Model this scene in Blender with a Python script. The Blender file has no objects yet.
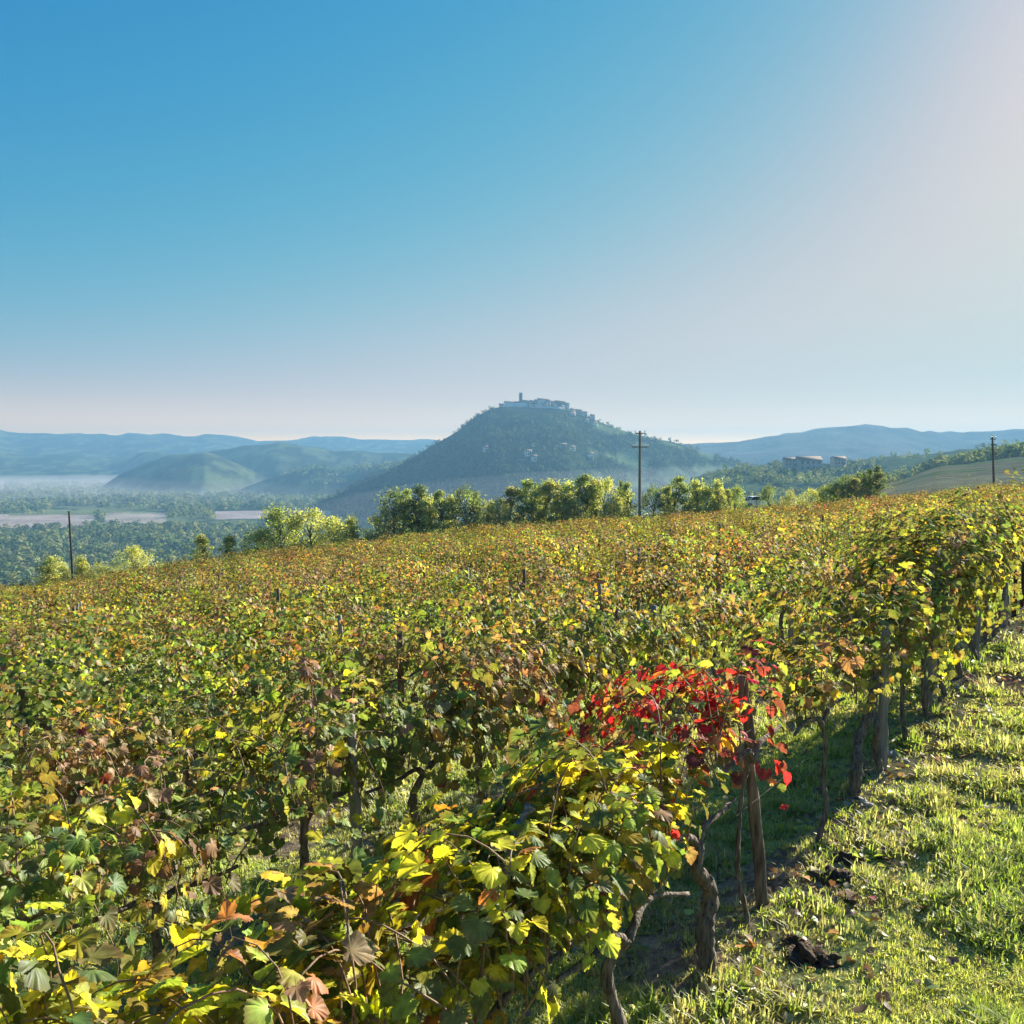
import bpy, math, random
import numpy as np
from mathutils import Vector

# ------------------------------------------------------------------ camera, sky, sun, exposure
SC = bpy.context.scene
COL = SC.collection
FPX, HY, HC = 924.0, 455.0, 3.0            # focal length in px, row of the horizon, eye height above the grass
cam = bpy.data.cameras.new('camera')
camo = bpy.data.objects.new('camera', cam); COL.objects.link(camo)
cam.sensor_fit = 'HORIZONTAL'; cam.angle = 2 * math.atan(512 / FPX)
cam.clip_start = 0.05; cam.clip_end = 60000
PITCH = math.atan((512 - HY) / FPX)
camo.location = (0, 0, HC); camo.rotation_euler = (math.pi / 2 - PITCH, 0, 0)
SC.camera = camo

SUN_AZ, SUN_EL = math.radians(44), math.radians(21)
world = bpy.data.worlds.new('World'); SC.world = world; world.use_nodes = True
nt = world.node_tree; bg = nt.nodes['Background']; bg.inputs[1].default_value = 0.1
sky = nt.nodes.new('ShaderNodeTexSky'); sky.sky_type = 'NISHITA'; sky.sun_disc = False
sky.sun_elevation = SUN_EL; sky.sun_rotation = SUN_AZ
sky.air_density = 1.0; sky.dust_density = 0.35; sky.ozone_density = 4.0


def wmath(op, a, b=None):
    n = nt.nodes.new('ShaderNodeMath'); n.operation = op
    for i, v in enumerate((a, b)):
        if v is None: continue
        if isinstance(v, (int, float)): n.inputs[i].default_value = v
        else: nt.links.new(v, n.inputs[i])
    return n.outputs[0]


sep = nt.nodes.new('ShaderNodeSeparateColor'); nt.links.new(sky.outputs[0], sep.inputs[0])
com = nt.nodes.new('ShaderNodeCombineColor')
wtc = nt.nodes.new('ShaderNodeTexCoord'); wsp = nt.nodes.new('ShaderNodeSeparateXYZ'); nt.links.new(wtc.outputs['Generated'], wsp.inputs[0])
band = wmath('EXPONENT', wmath('MULTIPLY', wmath('MAXIMUM', wsp.outputs[2], 0.0), -1 / 0.018))
wdot = nt.nodes.new('ShaderNodeVectorMath'); wdot.operation = 'DOT_PRODUCT'; nt.links.new(wtc.outputs['Generated'], wdot.inputs[0])
wdot.inputs[1].default_value = (math.sin(SUN_AZ) * math.cos(SUN_EL), math.cos(SUN_AZ) * math.cos(SUN_EL), math.sin(SUN_EL))
aureole = wmath('POWER', wmath('MAXIMUM', wdot.outputs['Value'], 0.0), 34.0)      # bright ring of sky round the sun
for i, (a, p, cap) in enumerate(((28.0, 2.9, 0.194), (3.2, 1.19, 0.208), (6.0, 1.0, 0.174))):   # soft shoulder per channel
    v = wmath('MULTIPLY', sep.outputs[i], 0.1)
    v = wmath('POWER', v, p)
    v = wmath('MULTIPLY', v, -a)
    v = wmath('EXPONENT', v)
    v = wmath('SUBTRACT', 1.0, v)
    v = wmath('MULTIPLY', v, cap / 0.1)
    if i < 2:                                  # warm band hugging the horizon behind the blue air
        v = wmath('ADD', v, wmath('MULTIPLY', band, (24.0, 11.5)[i]))
    v = wmath('ADD', v, wmath('MULTIPLY', aureole, (0.42, 0.42, 0.36)[i]))
    nt.links.new(v, com.inputs[i])
nt.links.new(com.outputs[0], bg.inputs[0])

sl = bpy.data.lights.new('sun', 'SUN'); sl.energy = 5.0; sl.angle = math.radians(0.5); sl.color = (1.0, 0.91, 0.74)
so = bpy.data.objects.new('sun', sl); COL.objects.link(so)
SV = Vector((math.sin(SUN_AZ) * math.cos(SUN_EL), math.cos(SUN_AZ) * math.cos(SUN_EL), math.sin(SUN_EL)))
so.rotation_euler = SV.to_track_quat('Z', 'Y').to_euler(); so.location = (60, 90, 60)

SC.render.engine = 'CYCLES'
vs = SC.view_settings
vs.view_transform = 'Standard'; vs.look = 'None'; vs.exposure = 1.85; vs.gamma = 1.0; vs.use_curve_mapping = False
cy = SC.cycles
cy.max_bounces = 8; cy.diffuse_bounces = 5; cy.glossy_bounces = 2; cy.transmission_bounces = 4
cy.transparent_max_bounces = 6; cy.volume_bounces = 0; cy.caustics_reflective = False; cy.caustics_refractive = False
cy.use_denoising = True

rng = np.random.default_rng(7)
random.seed(7)

# ------------------------------------------------------------------ helpers


def hash2(ix, iy, s):
    h = (ix.astype(np.int64) * 374761393 + iy.astype(np.int64) * 668265263 + s * 974711) & 0x7fffffff
    h = ((h ^ (h >> 13)) * 1274126177) & 0x7fffffff
    return ((h ^ (h >> 16)) & 0xffff) / 65535.0


def vnoise(x, y, s=0):
    x = np.asarray(x, float); y = np.asarray(y, float)
    ix = np.floor(x); iy = np.floor(y); fx = x - ix; fy = y - iy
    fx = fx * fx * (3 - 2 * fx); fy = fy * fy * (3 - 2 * fy)
    ix = ix.astype(np.int64); iy = iy.astype(np.int64)
    a = hash2(ix, iy, s); b = hash2(ix + 1, iy, s); c = hash2(ix, iy + 1, s); d = hash2(ix + 1, iy + 1, s)
    return (a * (1 - fx) + b * fx) * (1 - fy) + (c * (1 - fx) + d * fx) * fy


def fbm(x, y, s=0, o=4):
    v = 0; a = 0.5; t = 0
    for k in range(o):
        v = v + a * vnoise(x * 2 ** k, y * 2 ** k, s + k * 17); t += a; a *= 0.5
    return v / t


def sstep(a, b, x):
    t = np.clip((x - a) / (b - a), 0, 1)
    return t * t * (3 - 2 * t)


def mesh(name, V, F, mat, col=None, smooth=False):
    """mesh data from vertex array, triangle array and an optional colour per vertex"""
    V = np.asarray(V, np.float32); F = np.asarray(F, np.int32)
    me = bpy.data.meshes.new(name)
    me.vertices.add(len(V)); me.vertices.foreach_set('co', V.ravel())
    k = F.shape[1]
    me.loops.add(F.size); me.loops.foreach_set('vertex_index', F.ravel())
    me.polygons.add(len(F)); me.polygons.foreach_set('loop_start', np.arange(0, F.size, k, dtype=np.int32))
    if smooth: me.polygons.foreach_set('use_smooth', np.ones(len(F), bool))
    if col is not None:
        c = np.ones((len(V), 4), np.float32); c[:, :3] = col
        at = me.attributes.new('tint', 'FLOAT_COLOR', 'POINT'); at.data.foreach_set('color', c.ravel())
    me.materials.append(mat)
    me.update(calc_edges=True); me.validate()
    return me


def link(name, me, parent=None, loc=None, rz=0.0, **props):
    o = bpy.data.objects.new(name, me); COL.objects.link(o)
    if parent is not None: o.parent = parent
    if loc is not None: o.location = loc
    o.rotation_euler.z = rz
    for k, v in props.items(): o[k] = v
    return o


def thing(name, label, category, loc=(0, 0, 0), rz=0.0, group=None, scale=None):
    o = bpy.data.objects.new(name, None); COL.objects.link(o)
    o.empty_display_size = 0.2
    o.location = loc; o.rotation_euler.z = rz
    if scale is not None: o.scale = scale
    o['label'] = label; o['category'] = category
    if group: o['group'] = group
    return o


class MB:
    """collects shapes as triangles for one mesh"""
    def __init__(s): s.V = []; s.F = []; s.n = 0

    def add(s, V, F):
        V = np.asarray(V, float); F = np.asarray(F, int)
        if F.shape[1] == 4: F = np.concatenate([F[:, :3], F[:, [0, 2, 3]]])
        s.V.append(V); s.F.append(F + s.n); s.n += len(V); return s

    def box(s, c, d, taper=1.0):
        x, y, z = np.array(d) / 2.0
        V = np.array([(-x, -y, -z), (x, -y, -z), (x, y, -z), (-x, y, -z), (-x * taper, -y * taper, z), (x * taper, -y * taper, z), (x * taper, y * taper, z), (-x * taper, y * taper, z)]) + np.array(c)
        return s.add(V, [(0, 3, 2, 1), (4, 5, 6, 7), (0, 1, 5, 4), (1, 2, 6, 5), (2, 3, 7, 6), (3, 0, 4, 7)])

    def tube(s, P, R, n=8, rough=0.0, r=None):
        P = np.asarray(P, float); m = len(P); R = np.broadcast_to(np.asarray(R, float), (m,))
        T = np.gradient(P, axis=0); T /= np.linalg.norm(T, axis=1)[:, None] + 1e-9
        ref = np.array([0.0, 0.0, 1.0]) if abs(T[:, 2]).mean() < 0.8 else np.array([1.0, 0.0, 0.0])
        A = np.cross(T, ref); A /= np.linalg.norm(A, axis=1)[:, None] + 1e-9
        B = np.cross(T, A)
        a = np.linspace(0, 2 * np.pi, n, endpoint=False)
        rr = R[:, None] * np.ones((m, n))
        if rough: rr = rr * (1 + rough * (r or rng).standard_normal((m, n)))
        V = P[:, None, :] + rr[..., None] * (np.cos(a)[None, :, None] * A[:, None, :] + np.sin(a)[None, :, None] * B[:, None, :])
        i = np.arange(m - 1)[:, None] * n; j = np.arange(n)[None, :]; k = (j + 1) % n
        F = np.stack([i + j, i + k, i + n + k, i + n + j], -1).reshape(-1, 4)
        V = np.concatenate([V.reshape(-1, 3), P[:1] - T[:1] * R[0] * 0.2, P[-1:] + T[-1:] * R[-1] * 0.3])
        s.add(V, F)
        c0, c1 = len(V) - 2, len(V) - 1
        j = np.arange(n); k = (j + 1) % n
        cap = np.concatenate([np.stack([k, j, np.full(n, c0)], -1), np.stack([(m - 1) * n + j, (m - 1) * n + k, np.full(n, c1)], -1)])
        s.F.append(cap + s.n - len(V)); return s

    def out(s): return np.concatenate(s.V), np.concatenate(s.F)

    def mesh(s, name, mat, smooth=False, col=None):
        V, F = s.out(); return mesh(name, V, F, mat, col, smooth)


def spline(P, n):
    P = np.asarray(P, float); m = len(P); t = np.linspace(0, m - 1, n)
    Q = np.concatenate([2 * P[:1] - P[1:2], P, 2 * P[-1:] - P[-2:-1]])
    i = np.minimum(t.astype(int), m - 2); f = (t - i)[:, None]
    a, b, c, d = Q[i], Q[i + 1], Q[i + 2], Q[i + 3]
    return 0.5 * (2 * b + (c - a) * f + (2 * a - 5 * b + 4 * c - d) * f ** 2 + (3 * b - a - 3 * c + d) * f ** 3)


def nrm(v): return v / (np.linalg.norm(v, axis=-1, keepdims=True) + 1e-9)


def frames(N, Y):
    """rotation columns: X, Y (tip), Z (normal)"""
    N = nrm(N); Y = nrm(Y - (Y * N).sum(-1, keepdims=True) * N); X = np.cross(Y, N)
    return np.stack([X, Y, N], -1)


def scatter(tpls, P, R, S, C, r):
    """place leaf templates (verts, tris) at points; returns V, F, colours"""
    pick = r.integers(0, len(tpls), len(P)); Vs, Fs, Cs = [], [], []; n = 0
    for k, (tv, tf) in enumerate(tpls):
        m = pick == k
        if not m.any(): continue
        V = np.einsum('nij,kj->nki', R[m], tv[:, :3]) * S[m][:, None, None] + P[m][:, None, :]
        cnt, kv = V.shape[:2]
        F = tf[None] + (np.arange(cnt) * kv)[:, None, None] + n
        Vs.append(V.reshape(-1, 3)); Fs.append(F.reshape(-1, 3)); n += cnt * kv
        cc = np.repeat(C[m][:, None], kv, 1)
        if tv.shape[1] > 3 and tv[:, 3].any():
            dry = (r.random((cnt, 1, 1)) ** 2.2) * r.uniform(0.7, 1.1, (cnt, kv, 1)); e = np.clip(tv[None, :, 3:4] * dry, 0, 0.9)
            cc = cc * (1 - e) + np.array([0.26, 0.14, 0.075]) * e
            cc = cc * (1 + 0.28 * tv[None, :, 4:5] * [1, 0.95, 0.7]) * (1 + 0.03 * r.standard_normal((cnt, kv, 1)))
        Cs.append(np.clip(cc, 0.008, 0.8).reshape(-1, 3))
    return np.concatenate(Vs), np.concatenate(Fs), np.concatenate(Cs)


# ------------------------------------------------------------------ materials


def newmat(name):
    m = bpy.data.materials.new(name); m.use_nodes = True
    t = m.node_tree; t.nodes.clear()
    o = t.nodes.new('ShaderNodeOutputMaterial')
    return m, t, o


def leaf_mat(name, trans=0.5, tboost=(1.25, 1.15, 0.6), gloss=0.06, rough=0.45, vary=0.0):
    m, t, o = newmat(name); N = t.nodes; L = t.links
    a = N.new('ShaderNodeAttribute'); a.attribute_name = 'tint'; colr = a.outputs['Color']
    if vary:
        tc = N.new('ShaderNodeTexCoord'); nz = N.new('ShaderNodeTexNoise'); nz.inputs['Scale'].default_value = vary
        nz.inputs['Detail'].default_value = 3
        L.new(tc.outputs['Object'], nz.inputs['Vector'])
        mr = N.new('ShaderNodeMapRange'); mr.inputs[1].default_value = 0.3; mr.inputs[2].default_value = 0.7
        mr.inputs[3].default_value = 0.68; mr.inputs[4].default_value = 1.3
        L.new(nz.outputs[0], mr.inputs[0])
        vm = N.new('ShaderNodeVectorMath'); vm.operation = 'SCALE'
        L.new(colr, vm.inputs[0]); L.new(mr.outputs[0], vm.inputs['Scale']); colr = vm.outputs[0]
    d = N.new('ShaderNodeBsdfDiffuse'); L.new(colr, d.inputs['Color'])
    tb = N.new('ShaderNodeVectorMath'); tb.operation = 'MULTIPLY'; tb.inputs[1].default_value = tboost
    L.new(colr, tb.inputs[0])
    tr = N.new('ShaderNodeBsdfTranslucent'); L.new(tb.outputs[0], tr.inputs['Color'])
    mx = N.new('ShaderNodeMixShader'); mx.inputs[0].default_value = trans
    L.new(d.outputs[0], mx.inputs[1]); L.new(tr.outputs[0], mx.inputs[2])
    if gloss:
        g = N.new('ShaderNodeBsdfGlossy'); g.inputs['Roughness'].default_value = rough
        g.inputs['Color'].default_value = (0.9, 0.95, 1, 1)
        m2 = N.new('ShaderNodeMixShader'); m2.inputs[0].default_value = gloss
        L.new(mx.outputs[0], m2.inputs[1]); L.new(g.outputs[0], m2.inputs[2]); mx = m2
    L.new(mx.outputs[0], o.inputs[0])
    return m


def noise_mat(name, c1, c2, scale=8, rough=0.85, bump=0.3, detail=6, stretch=(1, 1, 1), attr=False, metallic=0, dist=0.02):
    m, t, o = newmat(name); N = t.nodes; L = t.links
    tc = N.new('ShaderNodeTexCoord'); mp = N.new('ShaderNodeMapping'); mp.inputs['Scale'].default_value = stretch
    L.new(tc.outputs['Object'], mp.inputs[0])
    nz = N.new('ShaderNodeTexNoise'); nz.inputs['Scale'].default_value = scale; nz.inputs['Detail'].default_value = detail
    L.new(mp.outputs[0], nz.inputs['Vector'])
    mr = N.new('ShaderNodeMapRange'); mr.inputs[1].default_value = 0.3; mr.inputs[2].default_value = 0.7
    L.new(nz.outputs[0], mr.inputs[0])
    mx = N.new('ShaderNodeMix'); mx.data_type = 'RGBA'
    mx.inputs[6].default_value = (*c1, 1); mx.inputs[7].default_value = (*c2, 1)
    L.new(mr.outputs[0], mx.inputs[0])
    b = N.new('ShaderNodeBsdfPrincipled'); b.inputs['Roughness'].default_value = rough; b.inputs['Metallic'].default_value = metallic
    if 'Specular IOR Level' in b.inputs: b.inputs['Specular IOR Level'].default_value = 0.25
    cout = mx.outputs[2]
    if attr:
        a = N.new('ShaderNodeAttribute'); a.attribute_name = 'tint'
        vm = N.new('ShaderNodeVectorMath'); vm.operation = 'MULTIPLY'
        L.new(cout, vm.inputs[0]); L.new(a.outputs['Color'], vm.inputs[1]); cout = vm.outputs[0]
    L.new(cout, b.inputs['Base Color'])
    if bump:
        bp = N.new('ShaderNodeBump'); bp.inputs['Strength'].default_value = bump; bp.inputs['Distance'].default_value = dist
        L.new(nz.outputs[0], bp.inputs['Height']); L.new(bp.outputs[0], b.inputs['Normal'])
    L.new(b.outputs[0], o.inputs[0])
    return m


M_LEAF = leaf_mat('vine_leaf', 0.54, (1.25, 1.15, 0.5), 0.012, 0.45, vary=28)
M_LEAFFAR = leaf_mat('vine_leaf_far', 0.5, (1.2, 1.1, 0.55), 0.008, 0.5)
M_TREELEAF = leaf_mat('tree_leaf', 0.6, (1.35, 1.3, 0.7), 0.04, 0.5)
M_WOODLAND = leaf_mat('woodland_leaf', 0.3, (1.1, 1.1, 0.7), 0.0)
M_GRASS = leaf_mat('grass_blade', 0.58, (1.15, 1.2, 0.5), 0.04, 0.5)
M_DRYLEAF = leaf_mat('fallen_leaf', 0.25, (1.2, 1.0, 0.6), 0.03)
M_BARK = noise_mat('vine_bark', (0.05, 0.038, 0.032), (0.24, 0.20, 0.17), 48, 0.95, 1.0, 9, (1, 1, 0.16), dist=0.03)
M_CANE = noise_mat('cane_bark', (0.16, 0.09, 0.05), (0.30, 0.2, 0.13), 40, 0.7, 0.3)
M_DEADWOOD = noise_mat('dead_wood', (0.09, 0.075, 0.065), (0.34, 0.30, 0.27), 45, 0.95, 1.0, 9, (1, 1, 1))
M_TREEBARK = noise_mat('tree_bark', (0.06, 0.045, 0.035), (0.14, 0.11, 0.09), 6, 0.95, 0.6, 6, (1, 1, 0.3), dist=0.05)
M_POSTWOOD = noise_mat('post_wood', (0.04, 0.03, 0.024), (0.24, 0.19, 0.15), 40, 0.9, 0.7, 8, (1, 1, 0.12))
M_POSTGREY = noise_mat('post_grey', (0.16, 0.15, 0.14), (0.33, 0.31, 0.29), 18, 0.9, 0.5, 8, (1, 1, 0.15))
M_POLE = noise_mat('pole_wood', (0.035, 0.03, 0.027), (0.085, 0.075, 0.065), 4, 0.9, 0.5, 6, (1, 1, 0.1))
M_POLEGREY = noise_mat('pole_grey', (0.13, 0.115, 0.10), (0.22, 0.2, 0.18), 4, 0.9, 0.5, 6, (1, 1, 0.1))
M_INSUL = noise_mat('insulator_china', (0.6, 0.6, 0.58), (0.75, 0.75, 0.72), 3, 0.3, 0)
M_WIRE = noise_mat('wire_steel', (0.06, 0.05, 0.045), (0.14, 0.12, 0.1), 20, 0.8, 0, metallic=0.2)
M_STONE = noise_mat('lime_stone', (0.22, 0.21, 0.19), (0.45, 0.43, 0.40), 14, 0.9, 0.6)
M_CLOD = noise_mat('soil_clod', (0.035, 0.025, 0.018), (0.12, 0.085, 0.06), 45, 1.0, 1.0, 10, dist=0.04)
M_PLASTER = noise_mat('old_plaster', (0.72, 0.69, 0.64), (0.84, 0.82, 0.77), 0.5, 0.9, 0.1)
M_STONEWALL = noise_mat('stone_wall', (0.30, 0.28, 0.25), (0.46, 0.43, 0.39), 0.7, 0.95, 0.2)
M_DARKSTONE = noise_mat('tower_stone', (0.12, 0.11, 0.10), (0.22, 0.2, 0.18), 0.8, 0.95, 0.2)
M_TILES = noise_mat('roof_tiles', (0.10, 0.07, 0.055), (0.19, 0.135, 0.105), 1.5, 0.9, 0.3)
M_GLASS = noise_mat('window_dark', (0.02, 0.024, 0.03), (0.05, 0.055, 0.06), 1, 0.2, 0)
M_SHEET = noise_mat('pale_sheeting', (0.7, 0.7, 0.7), (0.8, 0.8, 0.78), 0.3, 0.5, 0)
M_CARPAINT = noise_mat('white_paint', (0.78, 0.79, 0.8), (0.82, 0.82, 0.82), 1, 0.25, 0)
M_TYRE = noise_mat('tyre_rubber', (0.015, 0.015, 0.015), (0.03, 0.03, 0.03), 5, 0.8, 0)
M_METAL = noise_mat('rim_metal', (0.4, 0.4, 0.42), (0.5, 0.5, 0.5), 3, 0.35, 0, metallic=0.8)

# ground material: land-cover tint per vertex, broken up by noise
def ground_mat():
    m, t, o = newmat('ground_cover'); N = t.nodes; L = t.links
    a = N.new('ShaderNodeAttribute'); a.attribute_name = 'tint'
    tc = N.new('ShaderNodeTexCoord')
    out = a.outputs['Color']
    hs = []
    for sc, lo, hi in ((0.012, 0.7, 1.3), (0.15, 0.75, 1.25), (5.0, 0.6, 1.4), (22.0, 0.65, 1.35)):
        nz = N.new('ShaderNodeTexNoise'); nz.inputs['Scale'].default_value = sc; nz.inputs['Detail'].default_value = 4
        L.new(tc.outputs['Object'], nz.inputs['Vector'])
        mr = N.new('ShaderNodeMapRange'); mr.inputs[1].default_value = 0.3; mr.inputs[2].default_value = 0.7
        mr.inputs[3].default_value = lo; mr.inputs[4].default_value = hi
        L.new(nz.outputs[0], mr.inputs[0])
        vm = N.new('ShaderNodeVectorMath'); vm.operation = 'SCALE'
        L.new(out, vm.inputs[0]); L.new(mr.outputs[0], vm.inputs['Scale']); out = vm.outputs[0]
        hs.append(nz.outputs[0])
    b = N.new('ShaderNodeBsdfDiffuse'); b.inputs['Roughness'].default_value = 0.8
    L.new(out, b.inputs['Color'])
    bp = N.new('ShaderNodeBump'); bp.inputs['Strength'].default_value = 0.5; bp.inputs['Distance'].default_value = 0.04
    L.new(hs[3], bp.inputs['Height']); L.new(bp.outputs[0], b.inputs['Normal'])
    L.new(b.outputs[0], o.inputs[0])
    return m


M_GROUND = ground_mat()

# ------------------------------------------------------------------ terrain
GA, GB, GC = 0.1075, -0.052, 0.0007
DX = np.array([0.575, 0.818])               # direction of the vine rows
NX = np.array([-0.818, 0.575])              # across the rows, away from the grass lane
ROW0 = np.array([1.18, 5.38]); ROWGAP = 2.75


def znear(x, y):
    x = np.asarray(x, float); y = np.asarray(y, float)
    z = GA * x + GB * y - GC * np.clip(x, -60, 60) ** 2
    u = x / np.maximum(y, 1.0)
    z = z - np.interp(u, [-0.3, 0.0, 0.19, 0.36, 0.55, 0.8], [0, 0.35, 1.0, 1.0, 0.55, 0.3]) * (np.clip(y, 0, 90) / 72.0) ** 2
    s = (x - ROW0[0]) * NX[0] + (y - ROW0[1]) * NX[1]
    s = np.where(s > -0.9, s - np.round(s / ROWGAP) * ROWGAP, s)
    w = np.exp(-np.hypot(x, y) / 40)
    z = z + w * (0.07 * np.exp(-(s / 0.42) ** 2) - 0.02)                 # low ridge the hoe leaves under each row
    z = z + w * (0.10 * (fbm(x * 0.7, y * 0.7, 3, 3) - 0.5) + 0.05 * (fbm(x * 4, y * 4, 5, 3) - 0.5))
    return z


PXS = np.array([-260., 0, 150, 300, 500, 600, 700, 790, 880, 950, 1024, 1300])
DS = np.array([80., 110, 150, 250, 400, 700, 1000, 1500, 2500, 20000])
ZT = np.array([
    [-9.5, -15, -25, -45, -72, -97, -100, -100, -100, -100],
    [-9.5, -15, -25, -45, -72, -97, -100, -100, -100, -100],
    [-9.2, -14, -24, -45, -72, -97, -100, -100, -100, -100],
    [-8.2, -13, -22, -44, -72, -97, -100, -100, -100, -100],
    [-6.6, -10.4, -18, -40, -68, -94, -100, -100, -100, -100],
    [-5.6, -9, -16, -36, -62, -88, -98, -100, -100, -100],
    [-4.3, -7.2, -12, -30, -52, -78, -90, -98, -100, -100],
    [-3.1, -5.4, -8.5, -20, -34, -52, -66, -80, -95, -100],
    [-2.0, -3.2, -4.6, -7, -9, -20, -36, -60, -90, -100],
    [-1.2, -2.0, -3.0, -4.4, -1, -5, -20, -50, -90, -100],
    [-0.5, -1.0, -1.9, -3.0, 1.5, 3, -8, -40, -90, -100],
    [1.5, 2, 2.5, 3, 7, 10, 4, -30, -90, -100]])


def pxdep(x, y):
    th = np.arctan2(x, y)
    px = 512 + FPX * np.tan(np.clip(th, -0.75, 0.75))
    return px, np.hypot(x, y) * np.cos(np.clip(th, -0.75, 0.75))


def base_z(px, d):
    i = np.clip(np.searchsorted(PXS, px) - 1, 0, len(PXS) - 2)
    u = np.clip((px - PXS[i]) / (PXS[i + 1] - PXS[i]), 0, 1); u = u * u * (3 - 2 * u)
    ld = np.log(np.clip(d, DS[0], DS[-1])); LD = np.log(DS)
    j = np.clip(np.searchsorted(LD, ld) - 1, 0, len(DS) - 2)
    v = np.clip((ld - LD[j]) / (LD[j + 1] - LD[j]), 0, 1)
    return (ZT[i, j] * (1 - u) + ZT[i + 1, j] * u) * (1 - v) + (ZT[i, j + 1] * (1 - u) + ZT[i + 1, j + 1] * u) * v


# ridges: name, crest (px, py), distance, front slope, back slope, roughness in m
RIDGES = [
    ('castle_hill', [(255, 520), (300, 509), (340, 492), (380, 473), (420, 453), (450, 434), (480, 414), (492, 409), (502, 406.5), (520, 406), (550, 406), (566, 407.5), (580, 414), (600, 422), (620, 429), (640, 434), (660, 438), (674, 441), (692, 448), (720, 456), (760, 467), (800, 478), (850, 500)], 1850, 0.30, 0.3, 7),
    ('low_ridge', [(150, 516), (175, 506), (200, 496), (240, 488), (270, 477), (300, 468), (320, 466), (338, 470), (355, 467), (380, 464), (420, 462), (470, 470), (520, 500)], 2450, 0.20, 0.25, 9),
    ('blue_hill', [(100, 486), (120, 474), (150, 461), (170, 455), (188, 453), (205, 451), (220, 455), (240, 463), (262, 474), (285, 490)], 2850, 0.25, 0.3, 14),
    ('blue_ridge', [(150, 480), (180, 461), (210, 451), (240, 446), (280, 442), (310, 447), (335, 451), (360, 450), (400, 453), (440, 452), (480, 458), (520, 470)], 3300, 0.2, 0.25, 16),
    ('left_ridge', [(-300, 448), (-60, 451), (0, 453), (60, 455), (110, 458), (130, 457), (142, 451), (160, 450), (185, 456), (220, 462), (300, 470)], 4100, 0.16, 0.2, 18),
    ('far_ridge', [(-350, 424), (-60, 428), (0, 430), (8, 432), (20, 433), (70, 433), (120, 435), (130, 433), (165, 434), (195, 436), (205, 434), (225, 435), (260, 440), (300, 438), (325, 435), (360, 438), (420, 439), (460, 441), (520, 446), (600, 450)], 5900, 0.12, 0.15, 18),
    ('right_ridge', [(600, 446), (660, 443), (690, 442), (720, 441), (760, 438), (800, 431), (830, 426), (850, 424), (880, 424), (920, 430), (960, 431), (985, 431), (1024, 428), (1150, 424), (1400, 420)], 3100, 0.18, 0.2, 12),
    ('hedge_ridge', [(690, 476), (725, 468), (745, 464), (770, 465), (800, 463), (840, 462), (880, 457), (920, 453), (960, 449), (1000, 447), (1060, 445), (1250, 440)], 1050, 0.10, 0.3, 3),
]


def terrain_z(x, y):
    """height and the number of the ridge that forms it (-1 vineyard slope, 0 valley)"""
    px, d = pxdep(x, y); r = np.hypot(x, y)
    w = sstep(66, 100, r)
    zb = base_z(px, d)
    zb = zb + sstep(150, 600, r) * 5 * (fbm(x / 160, y / 160, 11, 4) - 0.5)
    z = zb; lab = np.zeros(x.shape, int)
    for k, (nm, pts, D, fs, bs, ro) in enumerate(RIDGES):
        P = np.array(pts, float)
        zc = HC + D * (HY - np.interp(px, P[:, 0], P[:, 1])) / FPX
        zc = np.where((px < P[0, 0]) | (px > P[-1, 0]), -200, zc)
        wob = 1 + 0.10 * (fbm(x / (D * 0.12), y / (D * 0.12), 31 + k, 3) - 0.5)
        dd = (d * wob - D)
        h = zc - np.where(dd < 0, -dd * fs, dd * bs)
        base = -100.0 if k != 7 else -60.0
        rel = np.clip((h - base) / np.maximum(zc - base, 1), 0, 1)
        h = h + ro * 1.6 * (fbm(x / (ro * 12), y / (ro * 12), 51 + k, 4) - 0.5) * sstep(0, 0.3, rel) * (0.35 + np.clip(np.abs(dd) / (D * 0.1), 0, 0.9))
        m = h > z
        z = np.where(m, h, z); lab = np.where(m, k + 1, lab)
    zn = znear(x * np.minimum(1, 120 / np.maximum(r, 1)), y * np.minimum(1, 120 / np.maximum(r, 1)))
    z = zn * (1 - w) + z * w
    lab = np.where(r < 88, -1, lab)
    behind = y < 0
    z = np.where(behind, zn, z); lab = np.where(behind, -1, lab)
    return z, lab


def ground_z(x, y):
    x = np.atleast_1d(np.asarray(x, float)); y = np.atleast_1d(np.asarray(y, float))
    return terrain_z(x, y)[0]


def at(px, d):
    """point on the ground seen in column px at depth d"""
    x = (px - 512) / FPX * d
    return np.array([x, d, float(ground_z(x, d)[0])])


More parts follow.
